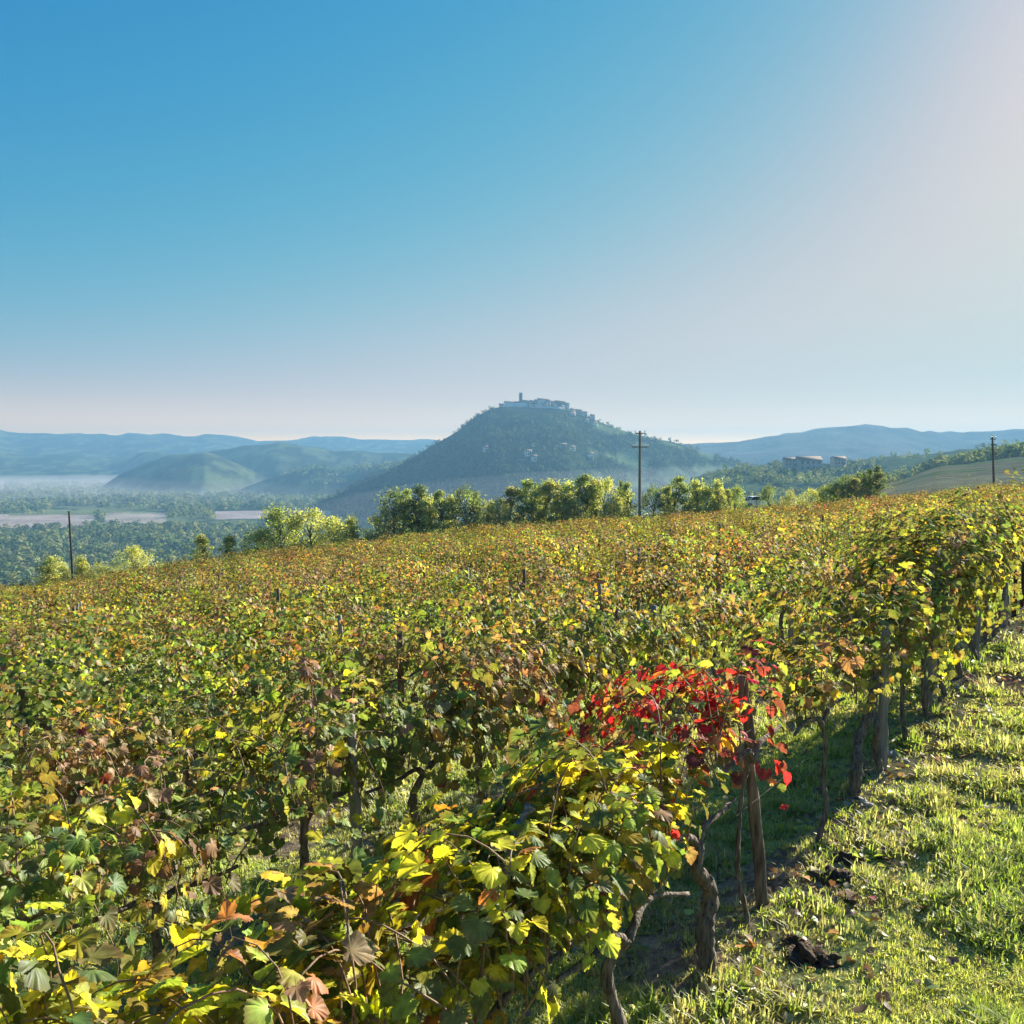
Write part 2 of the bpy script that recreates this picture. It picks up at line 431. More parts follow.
def land_cover(x, y, z, lab):
    px, d = pxdep(x, y); r = np.hypot(x, y)
    n1 = fbm(x / 60, y / 60, 71, 4); n2 = fbm(x / 300, y / 200, 75, 3)
    woods = np.array([0.06, 0.085, 0.04]); tan = np.array([0.48, 0.38, 0.33]); meadow = np.array([0.25, 0.29, 0.12]); soil = np.array([0.27, 0.21, 0.15]); grass = np.array([0.28, 0.33, 0.11])
    c = np.empty(x.shape + (3,)); c[:] = woods
    c += (sstep(0.5, 0.62, n1) * (lab != 1))[..., None] * (meadow - woods) * 0.7
    # open fields on the valley floor
    vf = (lab == 0) & (d > 650)
    fld = vf & (n2 > 0.51); c[fld] = meadow * 0.9
    py = HY + FPX * (HC - z) / np.maximum(d, 1)
    f1 = (lab == 0) & (px < 96 - (py - 516) * 1.0) & (py > 515) & (py < 527.5); c[f1] = tan
    f2 = (lab == 0) & (px > 104) & (px < 165) & (py > 513) & (py < 524); c[f2] = tan * 0.9 + meadow * 0.2
    f3 = (lab == 0) & (px > 216) & (px < 330) & (py > 511) & (py < 519); c[f3] = tan * 1.1
    f4 = (lab == 0) & (py < 493) & (d > 2300) & (px < 400); c[f4] = tan * 0.8
    # meadows and terraces on the sunny right flank
    fl = (lab == 1) & (px > 545); k = sstep(0.50, 0.6, fbm(x / 35, y / 35, 81, 3)) * sstep(545, 620, px)
    c = np.where(fl[..., None], c + k[..., None] * (meadow * 1.2 - c), c)
    # fields right of the vineyard
    rf = (px > 780) & (d > 88) & (d < 640)
    c = np.where(rf[..., None], np.array([0.34, 0.295, 0.17]), c)
    strip = rf & (np.sin(d / 17.0 + px * 0.01) > 0.2) & (d > 300); c[strip] = meadow * 0.9
    c[lab == 7] = np.array([0.34, 0.28, 0.2]) * (0.7 + 0.6 * n2[lab == 7][:, None])
    rr = (lab == 8) & (fbm(x / 50, y / 50, 91, 3) > 0.5) & (d > 500); c[rr] = meadow * 0.9
    # vineyard slope: bare soil with thin grass
    k = sstep(0.35, 0.6, fbm(x * 0.9, y * 0.9, 95, 4))[..., None]
    s = (x - ROW0[0]) * NX[0] + (y - ROW0[1]) * NX[1]
    s = np.where(s > -1.0, s - np.round(s / ROWGAP) * ROWGAP, s + 0.0)
    band = np.exp(-(s / 0.45) ** 2)[..., None]
    g = soil * (1 - k) + grass * k; g = g * (1 - 0.75 * band) + soil * 0.85 * 0.75 * band
    return np.where((r < 84)[..., None], g, c)


def build_terrain():
    th = np.unique(np.round(np.concatenate([np.arange(-180, -36, 4.0), np.arange(-36, 36.01, 0.12), np.arange(36, 180, 4.0)]), 4))
    th = np.radians(th); nT = len(th)
    rr = [0.5]
    while rr[-1] < 7050: rr.append(rr[-1] * 1.0165)
    rr = np.array(rr); nR = len(rr)
    X = rr[:, None] * np.sin(th)[None]; Y = rr[:, None] * np.cos(th)[None]
    Z, LAB = terrain_z(X, Y)
    C = land_cover(X, Y, Z, LAB)
    V = np.stack([X, Y, Z], -1).reshape(-1, 3); C = C.reshape(-1, 3); LABf = LAB.reshape(-1)
    V = np.concatenate([V, [[0, 0, float(ground_z(0, 0)[0])]]]); C = np.concatenate([C, C[:1]]); LABf = np.concatenate([LABf, [-1]])
    i = np.arange(nR - 1)[:, None] * nT; j = np.arange(nT)[None]; k = (j + 1) % nT
    F = np.stack([i + j, i + k, i + nT + k, i + nT + j], -1).reshape(-1, 4)
    F = np.concatenate([F[:, [0, 2, 1]], F[:, [0, 3, 2]]])
    jj = np.arange(nT); F = np.concatenate([F, np.stack([np.full(nT, len(V) - 1), jj, (jj + 1) % nT], -1)])
    fl = LABf[F].max(1)
    groups = [('ground', fl == -1, 'grassy brown soil of the vineyard slope under the vine rows', 'ground'),
              ('valley_floor', fl == 0, 'wide valley floor with pale fields and woods far below the vineyard', 'valley'),
              ('castle_hill', fl == 1, 'tall wooded cone of a hill carrying the old town on its top', 'hill'),
              ('low_ridge', fl == 2, 'low wooded ridge running out left of the town hill', 'hill'),
              ('blue_hill', (fl == 3) | (fl == 4), 'blue wooded hills rising from the valley mist left of the town hill', 'hill'),
              ('far_hills', (fl == 5) | (fl == 6), 'long pale blue mountain ridges along the left horizon', 'hills'),
              ('right_hills', fl == 7, 'broad grey blue ridge on the right horizon', 'hill'),
              ('field_slope', fl == 8, 'green and brown terraced slope beyond the vineyard at right', 'slope')]
    for nm, m, lb, ct in groups:
        f = F[m]
        if not len(f): continue
        u, inv = np.unique(f, return_inverse=True)
        me = mesh(nm, V[u], inv.reshape(-1, 3), M_GROUND, C[u], True)
        link(nm, me, kind='structure', label=lb, category=ct)


build_terrain()

# ------------------------------------------------------------------ haze
def haze_box(name, lo, hi, density, colour, aniso, label):
    lo = np.array(lo, float); hi = np.array(hi, float)
    m, t, o = newmat(name + '_air')
    p = t.nodes.new('ShaderNodeVolumePrincipled')
    p.inputs['Color'].default_value = (*colour, 1); p.inputs['Density'].default_value = density
    p.inputs['Anisotropy'].default_value = aniso
    t.links.new(p.outputs[0], o.inputs['Volume'])
    b = MB().box((lo + hi) / 2, hi - lo)
    link(name, b.mesh(name, m), kind='stuff', label=label, category='haze')


haze_box('haze', (-7300, -7300, -130), (7300, 7300, 190), 2.7e-4, (0.155, 0.34, 0.56), 0.15, 'pale blue morning haze filling the valley air')

def mist_bank(c, r, density):
    m, t, o = newmat('mist_air')
    p = t.nodes.new('ShaderNodeVolumePrincipled'); p.inputs['Color'].default_value = (0.92, 0.94, 1, 1); p.inputs['Density'].default_value = density
    p.inputs['Anisotropy'].default_value = 0.3
    t.links.new(p.outputs[0], o.inputs['Volume'])
    V, F = [], []; nu, nv = 48, 12
    for i in range(nv + 1):
        a = math.pi * i / nv
        for j in range(nu):
            b = 2 * math.pi * j / nu; V.append((c[0] + r[0] * math.sin(a) * math.cos(b), c[1] + r[1] * math.sin(a) * math.sin(b), c[2] + r[2] * math.cos(a)))
    for i in range(nv):
        for j in range(nu): F.append((i * nu + j, (i + 1) * nu + j, (i + 1) * nu + (j + 1) % nu, i * nu + (j + 1) % nu))
    link('mist', MB().add(V, F).mesh('mist', m), kind='stuff', label='low bank of white mist lying on the far valley floor at left', group='mist banks on the far valley floor', category='mist')


for c, rr_ in (((-1400, 2700, -101), (1900, 1050, 42)), ((-1100, 3100, -101), (1900, 900, 32)), ((-1900, 2700, -101), (1800, 1000, 24)), ((-1400, 3200, -101), (2400, 1300, 17))):
    mist_bank(c, rr_, 2.6e-4)
mist_bank((330, 1330, -92), (650, 330, 80), 1.9e-4)
for o_ in list(COL.objects):
    if o_.name == 'mist.004':
        del o_['group']; o_['label'] = 'thin bright haze at the right foot of the town hill'

# ------------------------------------------------------------------ leaf shapes
def leaf_tpl(outline, fold, droop, wav, r, teeth=False):
    """columns: x, y, z, how near the rim, how near a main vein"""
    P = np.array(outline, float); tip = np.array([i in (2, 4, 8, 10) for i in range(len(P))]) if teeth else np.zeros(len(P), bool)
    if teeth:
        Q, tq = [P[0]], [False]
        for i in range(1, len(P)):
            a, b = P[i - 1], P[i]; nrm_ = np.array([b[1] - a[1], -(b[0] - a[0])]); nrm_ = nrm_ / (np.hypot(*nrm_) + 1e-6)
            Q += [a * 0.66 + b * 0.34 + nrm_ * 0.022, a * 0.45 + b * 0.55 - nrm_ * 0.012, b]; tq += [False, False, bool(tip[i])]
        P = np.array(Q); tip = np.array(tq)
    k = 1 if abs(P[-1, 0]) < 1e-6 else 0
    tip = np.concatenate([tip, tip[::-1][k:]]); P = np.concatenate([P, P[::-1][k:] * [-1, 1]])
    n = len(P)
    if not teeth:
        V = np.zeros((n + 1, 5)); V[1:, :2] = P; V[0, 1] = 0.05
        V[:, 2] = fold * np.abs(V[:, 0]) ** 1.3 - droop * np.clip(V[:, 1], 0, 9) ** 2
        V[1:, 2] += wav * r.standard_normal(n)
        i = np.arange(1, n)
        return V, np.stack([np.zeros(n - 1, int), i, i + 1], -1)
    V = np.zeros((2 * n + 1, 5)); V[0, 1] = 0.05
    V[1:n + 1, :2] = P * 0.62 + [0, 0.02]; V[n + 1:, :2] = P
    V[:, 2] = fold * np.abs(V[:, 0]) ** 1.3 - droop * np.clip(V[:, 1], 0, 9) ** 2
    w = r.standard_normal(n); w = (w + np.roll(w, 1) + np.roll(w, -1)) / 1.7
    V[n + 1:, 2] += wav * 2.2 * w; V[1:n + 1, 2] += wav * 0.7 * w + np.where(tip, -0.008, 0.01)
    V[n + 1:, 3] = 1; V[1:n + 1, 3] = 0.12
    V[1:n + 1, 4] = tip; V[n + 1:, 4] = tip * 0.6; V[0, 4] = 1
    i = np.arange(n - 1)
    F = np.concatenate([np.stack([0 * i, i + 1, i + 2], -1), np.stack([i + 1, i + n + 1, i + n + 2], -1), np.stack([i + 1, i + n + 2, i + 2], -1)])
    return V, F


r0 = np.random.default_rng(3)
GRAPE = [(0.08, -0.12), (0.24, -0.2), (0.42, -0.09), (0.43, 0.07), (0.54, 0.20), (0.51, 0.36), (0.42, 0.42), (0.39, 0.55), (0.25, 0.64), (0.13, 0.74), (0, 0.86)]
MIDLEAF = [(0.1, -0.14), (0.36, -0.1), (0.52, 0.28), (0.25, 0.55), (0, 0.84)]
T0 = [leaf_tpl(GRAPE, f, d, 0.016, r0, True) for f, d in ((0.35, 0.35), (-0.25, 0.25), (0.1, 0.5), (0.6, 0.2), (-0.5, 0.5), (0.2, -0.1))]
T1 = [leaf_tpl(MIDLEAF, f, d, 0.03, r0) for f, d in ((0.35, 0.35), (-0.25, 0.3), (0.1, 0.5), (0.5, 0.1))]
T2 = [(np.array([(0, -0.15, 0, 0, 0), (0.46, 0.25, h, 0, 0), (0, 0.82, g, 0, 0), (-0.46, 0.25, h, 0, 0)]), np.array([(0, 1, 2), (0, 2, 3)])) for h, g in ((0.15, -0.1), (-0.15, -0.2), (0.25, 0.05))]

PAL = {'green': (0.155, 0.215, 0.075), 'lime': (0.34, 0.41, 0.085), 'yellow': (0.744, 0.6, 0.06), 'gold': (0.65, 0.425, 0.075), 'orange': (0.5, 0.25, 0.09), 'brown': (0.4, 0.25, 0.155), 'red': (0.638, 0.033, 0.066), 'wine': (0.21, 0.053, 0.068), 'olive': (0.25, 0.235, 0.085)}
PN = list(PAL); PV = np.array([PAL[k] for k in PN])
MIX = {
    'fresh': dict(green=.44, lime=.30, olive=.15, yellow=.05, gold=.01, brown=.05),
    'yellow': dict(green=.30, lime=.24, olive=.24, yellow=.07, gold=.03, orange=.02, brown=.10),
    'rusty': dict(green=.21, lime=.07, olive=.31, yellow=.02, gold=.03, orange=.05, brown=.28, wine=.03),
    'golden': dict(green=.28, lime=.24, olive=.09, yellow=.26, gold=.06, orange=.02, brown=.07),
    'red': dict(red=.30, wine=.26, orange=.06, brown=.10, green=.10, lime=.10, gold=.02),
    'redpart': dict(red=.06, wine=.05, green=.28, lime=.26, olive=.08, yellow=.18, gold=.06, brown=.03),
}


def leaf_colours(n, mix, r, jitter=0.22):
    w = np.array([MIX[mix].get(k, 0) for k in PN]); w = w / w.sum()
    c = PV[r.choice(len(PN), n, p=w)]
    return np.clip(c * (1 + jitter * r.standard_normal((n, 1))) * (1 + 0.1 * r.standard_normal((n, 3))), 0.008, 0.75)


def vine_canopy(r, mix='yellow', n_shoots=14, step=0.05, size=0.09, tpls=T1, half=0.62, head=0.88, vigour=1.0, droop=1.0, tubes=False, top=1.85, zone=None, shift=0.0, side_p=0.5, latmax=0.9, low=0.6, ymin=-0.75, clump=0.6):
    """shoots rise from the cordon, arch over and hang; leaves sit along them.  local x = along the row"""
    P, Nn, Y, SH = [], [], [], []; canes = MB() if tubes else None
    for k in range(n_shoots):
        p = np.array([shift + r.uniform(-half, half), r.normal(0, 0.04), head + r.uniform(-0.05, 0.12)])
        lat = (1 if r.random() < side_p else -1) * r.uniform(0.05, latmax)
        v = nrm(np.array([r.normal(0, 0.35), lat * 0.45, 1.0]))
        Lg = r.uniform(0.9, 1.9) * vigour; path = [p.copy()]
        m = int(Lg / step); side = 1
        for i in range(m):
            f = i / max(m, 1)
            pull = (0.03 + 0.20 * f * f) * droop
            if p[2] > top - 0.25: pull += 0.12
            v = nrm(v + np.array([r.normal(0, 0.10), lat * 0.05 + r.normal(0, 0.08), -pull]))
            if p[1] < ymin: v = nrm(v + [0, 0.5, 0])
            if p[1] > 0.85: v = nrm(v - [0, 0.3, 0])
            if p[2] < low + 0.25 * abs(math.sin(k * 2.3)): break
            p = p + v * step; path.append(p.copy())
            if i < 2: continue
            side = -side
            o = nrm(np.array([r.normal(0, 0.6) + side * 0.5 * (1 - abs(v[0])), np.sign(p[1] + lat * 0.05) * 0.4 + r.normal(0, 0.6), r.normal(0.1, 0.4)]))
            q = p + o * r.uniform(0.04, 0.12)
            if q[1] < ymin - 0.1: continue
            P.append(q); SH.append(k)
            outw = nrm(np.array([(q[0] - shift) * 0.55, q[1] * 1.3, (q[2] - head - 0.1) * 0.9]))
            Nn.append(outw + np.array([0, 0, 0.35]) + r.normal(0, 0.36, 3))
            Y.append(np.array([o[0] * 0.5, o[1] * 0.6, -0.9]) + r.normal(0, 0.35, 3))
        if tubes and len(path) > 4:
            q = np.array(path)[::2]
            canes.tube(q, np.linspace(0.0055, 0.002, len(q)), 5)
    P = np.array(P); N_ = np.array(Nn); Yv = np.array(Y)
    if zone is not None:
        k = zone(P); P, N_, Yv = P[k], N_[k], Yv[k]; SH = list(np.array(SH)[k])
    S = size * r.uniform(0.62, 1.25, len(P))
    C = leaf_colours(len(P), mix, r); SC_ = leaf_colours(n_shoots, mix, r)[np.array(SH)]
    C = np.where(r.random((len(P), 1)) < clump, SC_ * (1 + 0.14 * r.standard_normal((len(P), 1))), C); C = np.clip(C, 0.008, 0.75)
    return scatter(tpls, P, frames(N_, Yv), S, C, r), canes, P


def trunk_mb(r, lean=(0.0, 0.0), h=0.9, rad=0.042, twist=0.05, arms=True):
    b = MB()
    pts = [np.array([0, 0, -0.08]), np.array([r.normal(0, 0.02), r.normal(0, 0.02), 0.05])]
    for f in (0.3, 0.55, 0.8, 1.0):
        pts.append(np.array([lean[0] * f ** 1.5 + r.normal(0, twist), lean[1] * f + r.normal(0, twist * 0.6), h * f]))
    q = spline(pts, 34)
    R = rad * (1.35 - 0.6 * np.linspace(0, 1, 34) ** 0.5) * (1 + 0.10 * r.standard_normal(34)); R[0:3] *= 1.2; R[-2:] *= 1.25
    b.tube(q, R, 12, 0.13, r)
    return b, q[-1]


def arm_mb(r, start, sgn, L=0.6):
    b = MB()
    pts = [start - [0, 0, 0.04], start + np.array([sgn * 0.10, 0, 0.05]), start + np.array([sgn * L * 0.55, r.normal(0, 0.03), 0.06 + r.normal(0, 0.03)]), start + np.array([sgn * L, r.normal(0, 0.04), 0.03 + r.normal(0, 0.04)])]
    q = spline(pts, 12)
    b.tube(q, np.linspace(0.026, 0.012, 12) * (1 + 0.12 * r.standard_normal(12)), 7, 0.08, r)
    return b


ROWANG = math.atan2(DX[1], DX[0])


def vine_data(seed, lod, mix, tag, **kw):
    r = np.random.default_rng(seed)
    lean = kw.pop('lean', (r.normal(0, 0.10), r.normal(0, 0.04)))
    rad = kw.pop('rad', 0.034); th = kw.pop('th', 0.82)
    tb, end = trunk_mb(r, lean, th, rad)
    D = {'trunk': tb.mesh('trunk', M_BARK, True), 'arms': [arm_mb(r, end, s).mesh('cordon_arm', M_BARK, True) for s in (-1, 1)]}
    tp = {0: T0, 1: T1}[lod]
    (V, F, C), canes, _ = vine_canopy(r, mix, tpls=tp, tubes=(lod == 0), head=end[2] + 0.02, shift=kw.pop('shift', end[0] * 0.7), **kw)
    D['foliage'] = mesh('foliage', V, F, M_LEAF, C, lod == 0)
    if canes and canes.n: D['shoot'] = canes.mesh('shoot', M_CANE, True)
    return D


def place_vine(D, x, y, label, group, rz=0.0, scale=(1, 1, 1)):
    z = float(ground_z(x, y)[0])
    t = thing('grape_vine', label, 'grape vine', (x, y, z), ROWANG + rz, group, scale)
    link('trunk', D['trunk'], t)
    for a in D['arms']: link('cordon_arm', a, t)
    link('foliage', D['foliage'], t)
    if 'shoot' in D: link('shoot', D['shoot'], t)
    return t


# ------------------------------------------------------------------ all vine positions
ORD = ['first', 'second', 'third', 'fourth', 'fifth', 'sixth', 'seventh', 'eighth', 'ninth', 'tenth', 'eleventh', 'twelfth', 'thirteenth', 'fourteenth', 'fifteenth', 'sixteenth', 'seventeenth', 'eighteenth', 'nineteenth', 'twentieth']


def rowpt(row, t, off=0.0):
    p = ROW0 + NX * (row * ROWGAP + off) + DX * t
    return p


def proj(x, y, z):
    d = y * math.cos(PITCH) - (z - HC) * math.sin(PITCH) 
    up = y * math.sin(PITCH) + (z - HC) * math.cos(PITCH)
    return 512 + FPX * x / d, 512 - FPX * up / d, d


VINES = []                                   # row, t, x, y, depth
for row in range(1, 34):
    t = -70 + rng.uniform(0, 1.1)
    while t < 110:
        t += 1.12 * rng.uniform(0.85, 1.15)
        x, y = rowpt(row, t, rng.normal(0, 0.04))
        if y < 1.0 or y > 76 + 4 * math.sin(x * 0.09) or math.hypot(x, y) > 88: continue
        if abs(x) > 0.62 * y + 3.5: continue
        if row > 2 and rng.random() < 0.06: continue
        VINES.append((row, t, x, y))
inview = [v for v in VINES if abs(v[2]) < 0.56 * v[3] + 0.5]
inview.sort(key=lambda v: v[2] ** 2 + v[3] ** 2)
N_SOLO = 283
solo = inview[:N_SOLO]; soloset = set(v[:2] for v in solo)
rest = [v for v in VINES if v[:2] not in soloset]

# ---- first row, vine by vine (t along the row, mix, label, options)
ROW1 = [
    (-4.55, 'fresh', 'leafy vine of the front row filling the bottom left corner of the picture', dict(n_shoots=32, top=1.75)),
    (-3.45, 'golden', 'nearest front row vine with large golden leaves at the bottom left edge', dict(top=1.72, n_shoots=26, droop=0.85)),
    (-2.35, 'golden', 'front row vine with big backlit yellow leaves and bare shoots, left of bottom centre', dict(top=1.64, n_shoots=24, droop=0.85)),
    (-1.25, 'golden', 'front row vine with hanging yellow leaves over a dark shaded side, at bottom centre', dict(top=1.52, n_shoots=22)),
    (0.0, 'redpart', 'front row vine with a dark curved trunk in front of the leaning post', dict(lean=(-0.22, 0.02), rad=0.05, vigour=0.95, n_shoots=20, low=0.35, shift=-0.72, th=0.85, top=1.6, side_p=0.95, half=0.35)),
    (0.6, 'red', 'vine with crimson red leaves climbing the leaning brown post', dict(n_shoots=12, vigour=1.1, rad=0.016, th=1.15, side_p=1.0, latmax=1.0, half=0.3, shift=-0.42, top=1.85, low=0.5, clump=0.3)),
    (2.15, 'fresh', 'thin front row vine of yellow green leaves just beyond the red one', dict(n_shoots=20, vigour=0.9, rad=0.02, lean=(0.1, 0), th=1.0, low=0.85, latmax=0.6, side_p=0.7)),
    (3.35, 'yellow', 'front row vine with a thick bent trunk leaning away up the row', dict(lean=(0.5, 0.0), rad=0.05, th=0.9)),
    (4.0, 'rusty', 'front row vine with twin thin stems beside the first short grey post', dict(lean=(0.12, 0), rad=0.028)),
    (5.1, 'yellow', 'front row vine with golden crown between the two short grey posts', dict(rad=0.025, n_shoots=30, vigour=1.2, top=2.2, th=1.05)),
    (6.2, 'fresh', 'tall front row vine with a green hanging curtain in front of the second grey post', dict(n_shoots=40, side_p=0.4, ymin=-0.45, low=0.6, half=0.5, vigour=1.3, droop=1.1, top=2.4, th=1.15)),
    (7.25, 'fresh', 'tall green front row vine just past the second grey post, lime rim on top', dict(n_shoots=40, side_p=0.4, ymin=-0.45, low=0.6, half=0.5, vigour=1.35, droop=1.1, top=2.5, th=1.2, lean=(-0.25, 0))),
    (8.5, 'fresh', 'front row vine with two thin trunks near the third grey post', dict(n_shoots=40, side_p=0.4, ymin=-0.45, low=0.6, half=0.5, vigour=1.35, droop=1.1, top=2.45, th=1.2)),
    (9.5, 'yellow', 'front row vine with yellowing crown beside the third grey post', dict(n_shoots=36, vigour=1.35, top=2.4, th=1.15, side_p=0.4, ymin=-0.42, low=0.55)),
    (10.6, 'rusty', 'front row vine with dark trunk close to the right picture edge', {}),
    (11.7, 'yellow', 'front row vine cut by the right edge of the picture', {}),
    (12.8, 'yellow', 'last front row vine at the right edge, mostly out of the picture', {}),
]
for k, (t, mix, lb, kw) in enumerate(ROW1):
    x, y = rowpt(0, t)
    kw = dict(kw); kw.pop('head', None)
    near = t < 0
    kw.setdefault('size', 0.102 if near else 0.084)
    kw.setdefault('n_shoots', 24 if near else 22)
    kw.setdefault('latmax', 0.75); kw.setdefault('low', 0.3 if near else 0.8); kw.setdefault('vigour', 1.15 if near else 1.05)
    kw.setdefault('side_p', 0.94 if t < 1 else 0.6); kw.setdefault('ymin', -0.12 if t < 1 else -0.3); kw.setdefault('top', 1.85 if t < 3 else 2.1)
    D = vine_data(100 + k, 0, mix, 'row1', step=0.044, **kw)
    root = place_vine(D, x, y, lb, 'vines of the front row beside the grass lane')
    if t == -1.25:
        r_ = np.random.default_rng(5); q = spline([(-0.66, 0.14, 1.22), (-0.58, 0.18, 1.36), (-0.44, 0.24, 1.42), (-0.34, 0.22, 1.52)], 14)
        link('dead_arm', MB().tube(q, 0.021 * (1 + 0.22 * r_.standard_normal(14)), 9, 0.16, r_).mesh('dead_arm', M_DEADWOOD, True), root, label='pale grey sawn off arm')
for t in (-5.7, -6.8, 13.9, 15.0):                       # out of the frame on both sides: they shade and close the row
    x, y = rowpt(0, t); rest.append((0, t, x, y))

# ---- the nearest vines one by one
PROTO = {}
for mix, base in (('fresh', 300), ('yellow', 320), ('rusty', 340)):
    PROTO[mix] = [vine_data(base + i, 1, mix, 'p', step=0.046, size=0.076, n_shoots=22, low=0.6, half=0.44, latmax=0.58, top=[1.66, 1.84, 1.5, 1.72][i], vigour=[1.0, 1.15, 0.85, 1.05][i], droop=[1.0, 1.25, 0.9, 1.1][i]) for i in range(4)]


NEARP = {mix: [vine_data(base + i, 0, mix, 'n', step=0.046, size=0.08, n_shoots=23, low=0.42, half=0.5, latmax=0.7, top=[1.6, 1.72][i], vigour=[1.1, 1.15][i], droop=[1.1, 1.2][i]) for i in range(2)] for mix, base in (('fresh', 400), ('yellow', 410), ('rusty', 420))}


def field_mix(x, y, r):
    u = r.random(); d = math.hypot(x, y)
    f = float(fbm(np.array([x / 9.0]), np.array([y / 9.0]), 123, 3)[0])
    p_rust = 0.2 + 0.85 * min(1, max(0, (d - 10) / 25)) + (f - 0.5) * 1.0
    p_fresh = (0.62 - (d - 8) / 40) + (0.5 - f) * 0.8
    if u < p_rust * 0.75: return 'rusty'
    return 'fresh' if r.random() < p_fresh else 'yellow'


bypx = {}
for v in solo: bypx.setdefault(v[0], []).append(v)
for row, L in bypx.items():
    L.sort(key=lambda v: v[2] / v[3])
    for i, v in enumerate(L):
        _, t, x, y = v
        mix = field_mix(x, y, rng)
        if row == 1 and y < 6 and mix == 'rusty': mix = 'fresh'
        look = {'fresh': 'green', 'yellow': 'yellow green', 'rusty': 'rust brown and olive'}[mix]
        rw = ORD[row] if row < len(ORD) else 'rear'
        if row <= 9 and i < len(ORD):
            lb = f'{look} vine, {ORD[i]} from left edge in {rw} row back'
        else:
            lb = f'{look} autumn vine toward the right in the {rw} row back'
        s = rng.uniform(0.80, 1.15)
        D = NEARP[mix][rng.integers(0, 2)] if math.hypot(x, y) < 11.5 and row <= 3 else PROTO[mix][rng.integers(0, 4)]
        if row <= 2 and y < 12: s = rng.uniform(0.95, 1.1)
        place_vine(D, x, y, lb, f'vines of the {rw} row back from the grass lane', math.pi * rng.integers(0, 2) + rng.normal(0, 0.06), (s * 1.04, s, s * rng.uniform(0.93, 1.07)))

# ---- all farther vines as one mass of leaves on trunks
def far_vines():
    LV, LF, LC = [], [], []; n = 0
    lib = {}
    for mix in ('fresh', 'yellow', 'rusty'):
        for i in range(5):
            r = np.random.default_rng(500 + i + hash2(np.array([len(mix)]), np.array([i]), 4).astype(int)[0])
            (V, F, C), _, P = vine_canopy(r, mix, tpls=T2, n_shoots=21, step=0.056, size=0.09, low=0.5, half=0.46, latmax=0.62, top=1.5 + 0.08 * i)
            lib[mix, i] = (V, F, C)
    tv, tf = MB().tube([(0, 0, -0.1), (0.03, 0, 0.4), (0, 0, 0.9)], [0.045, 0.035, 0.03], 5).out()
    for row, t, x, y in rest:
        V, F, C = lib[field_mix(x, y, rng), int(rng.integers(0, 5))]
        a = ROWANG + math.pi * rng.integers(0, 2) + rng.normal(0, 0.08); s = rng.uniform(0.78, 1.14)
        ca, sa = math.cos(a) * s, math.sin(a) * s
        z = float(ground_z(x, y)[0])
        W = np.stack([V[:, 0] * ca - V[:, 1] * sa + x, V[:, 0] * sa + V[:, 1] * ca + y, V[:, 2] * s + z], -1)
        LV.append(W); LF.append(F + n); LC.append(C * rng.uniform(0.74, 1.1) * np.array([1, 0.93, 0.95]) * (1 + 0.12 * rng.standard_normal(3))); n += len(W)
        W = tv + [x, y, z]; LV.append(W); LF.append(tf + n); LC.append(np.tile([[0.06, 0.045, 0.035]], (len(W), 1))); n += len(W)
    me = mesh('vine_rows', np.concatenate(LV), np.concatenate(LF), M_LEAFFAR, np.concatenate(LC))
    link('vine_rows', me, kind='stuff', label='mass of rust and olive vine rows running back to the crest of the slope', category='vineyard')


far_vines()

# ------------------------------------------------------------------ posts and wires
def post_mesh(seed, h, w, mat, lean=(0, 0), n=8):
    r = np.random.default_rng(seed); b = MB()
    f = np.linspace(0, 1, 14)
    P = np.stack([lean[0] * f + 0.008 * r.standard_normal(14), lean[1] * f + 0.006 * r.standard_normal(14), -0.25 + (h + 0.25) * f], -1)
    b.tube(P, w * (1.05 - 0.22 * f) * (1 + 0.05 * r.standard_normal(14)), n, 0.05, r)
    return b.mesh('vineyard_post', mat, False)


def post(me, row, t, label, group=None, off=0.0):
    x, y = rowpt(row, t, off)
    o = link('vineyard_post', me, None, (x, y, float(ground_z(x, y)[0])), ROWANG, label=label, category='post')
    if group: o['group'] = group
    return o


x1, y1 = rowpt(0, 1.0)
post(post_mesh(1, 1.62, 0.044, M_POSTWOOD, (-0.20, 0.12)), 0, 1.0, 'dark brown wooden post leaning left among the red vine leaves')
g = 'short grey posts of the front row'
post(post_mesh(2, 1.35, 0.05, M_POSTGREY, (0.02, 0)), 0, 4.2, 'short grey post behind the bent trunk, nearest of the grey posts', g)
post(post_mesh(3, 1.4, 0.055, M_POSTGREY, (-0.02, 0)), 0, 6.6, 'pale grey post under the tall green vine, second of the grey posts', g)
post(post_mesh(4, 1.4, 0.05, M_POSTGREY, (0.03, 0)), 0, 9.7, 'grey post third along the front row toward the right edge', g)
post(post_mesh(5, 1.4, 0.05, M_POSTGREY), 0, 12.7, 'grey post at the right picture edge, farthest of the front row', g)
PM = [post_mesh(10 + i, 1.5 + 0.05 * i, 0.045, [M_POSTGREY, M_POSTWOOD][i % 2], (0.03 * i - 0.05, 0.02)) for i in range(4)]
post(PM[0], 1, -0.16, 'grey post whose square top shows above leaves left of picture centre', 'posts of the second row')
post(PM[2], 1, 4.81, 'grey post with its top showing above the leaves behind the red vine', 'posts of the second row')
for row in range(1, 10):
    for k in range(-4, 8):
        t = k * 5.0 + row * 1.7 + (0 if row > 1 else -1.86)
        x, y = rowpt(row, t)
        if y < 2 or abs(x) > 0.55 * y or math.hypot(x, y) > 38: continue
        if row == 1 and (abs(t + 0.16) < 1.5 or abs(t - 4.81) < 1.5): continue
        post(PM[int(rng.integers(0, 4))], row, t, f'weathered post half hidden by leaves in the {ORD[row]} row back', f'posts of the {ORD[row]} row back')


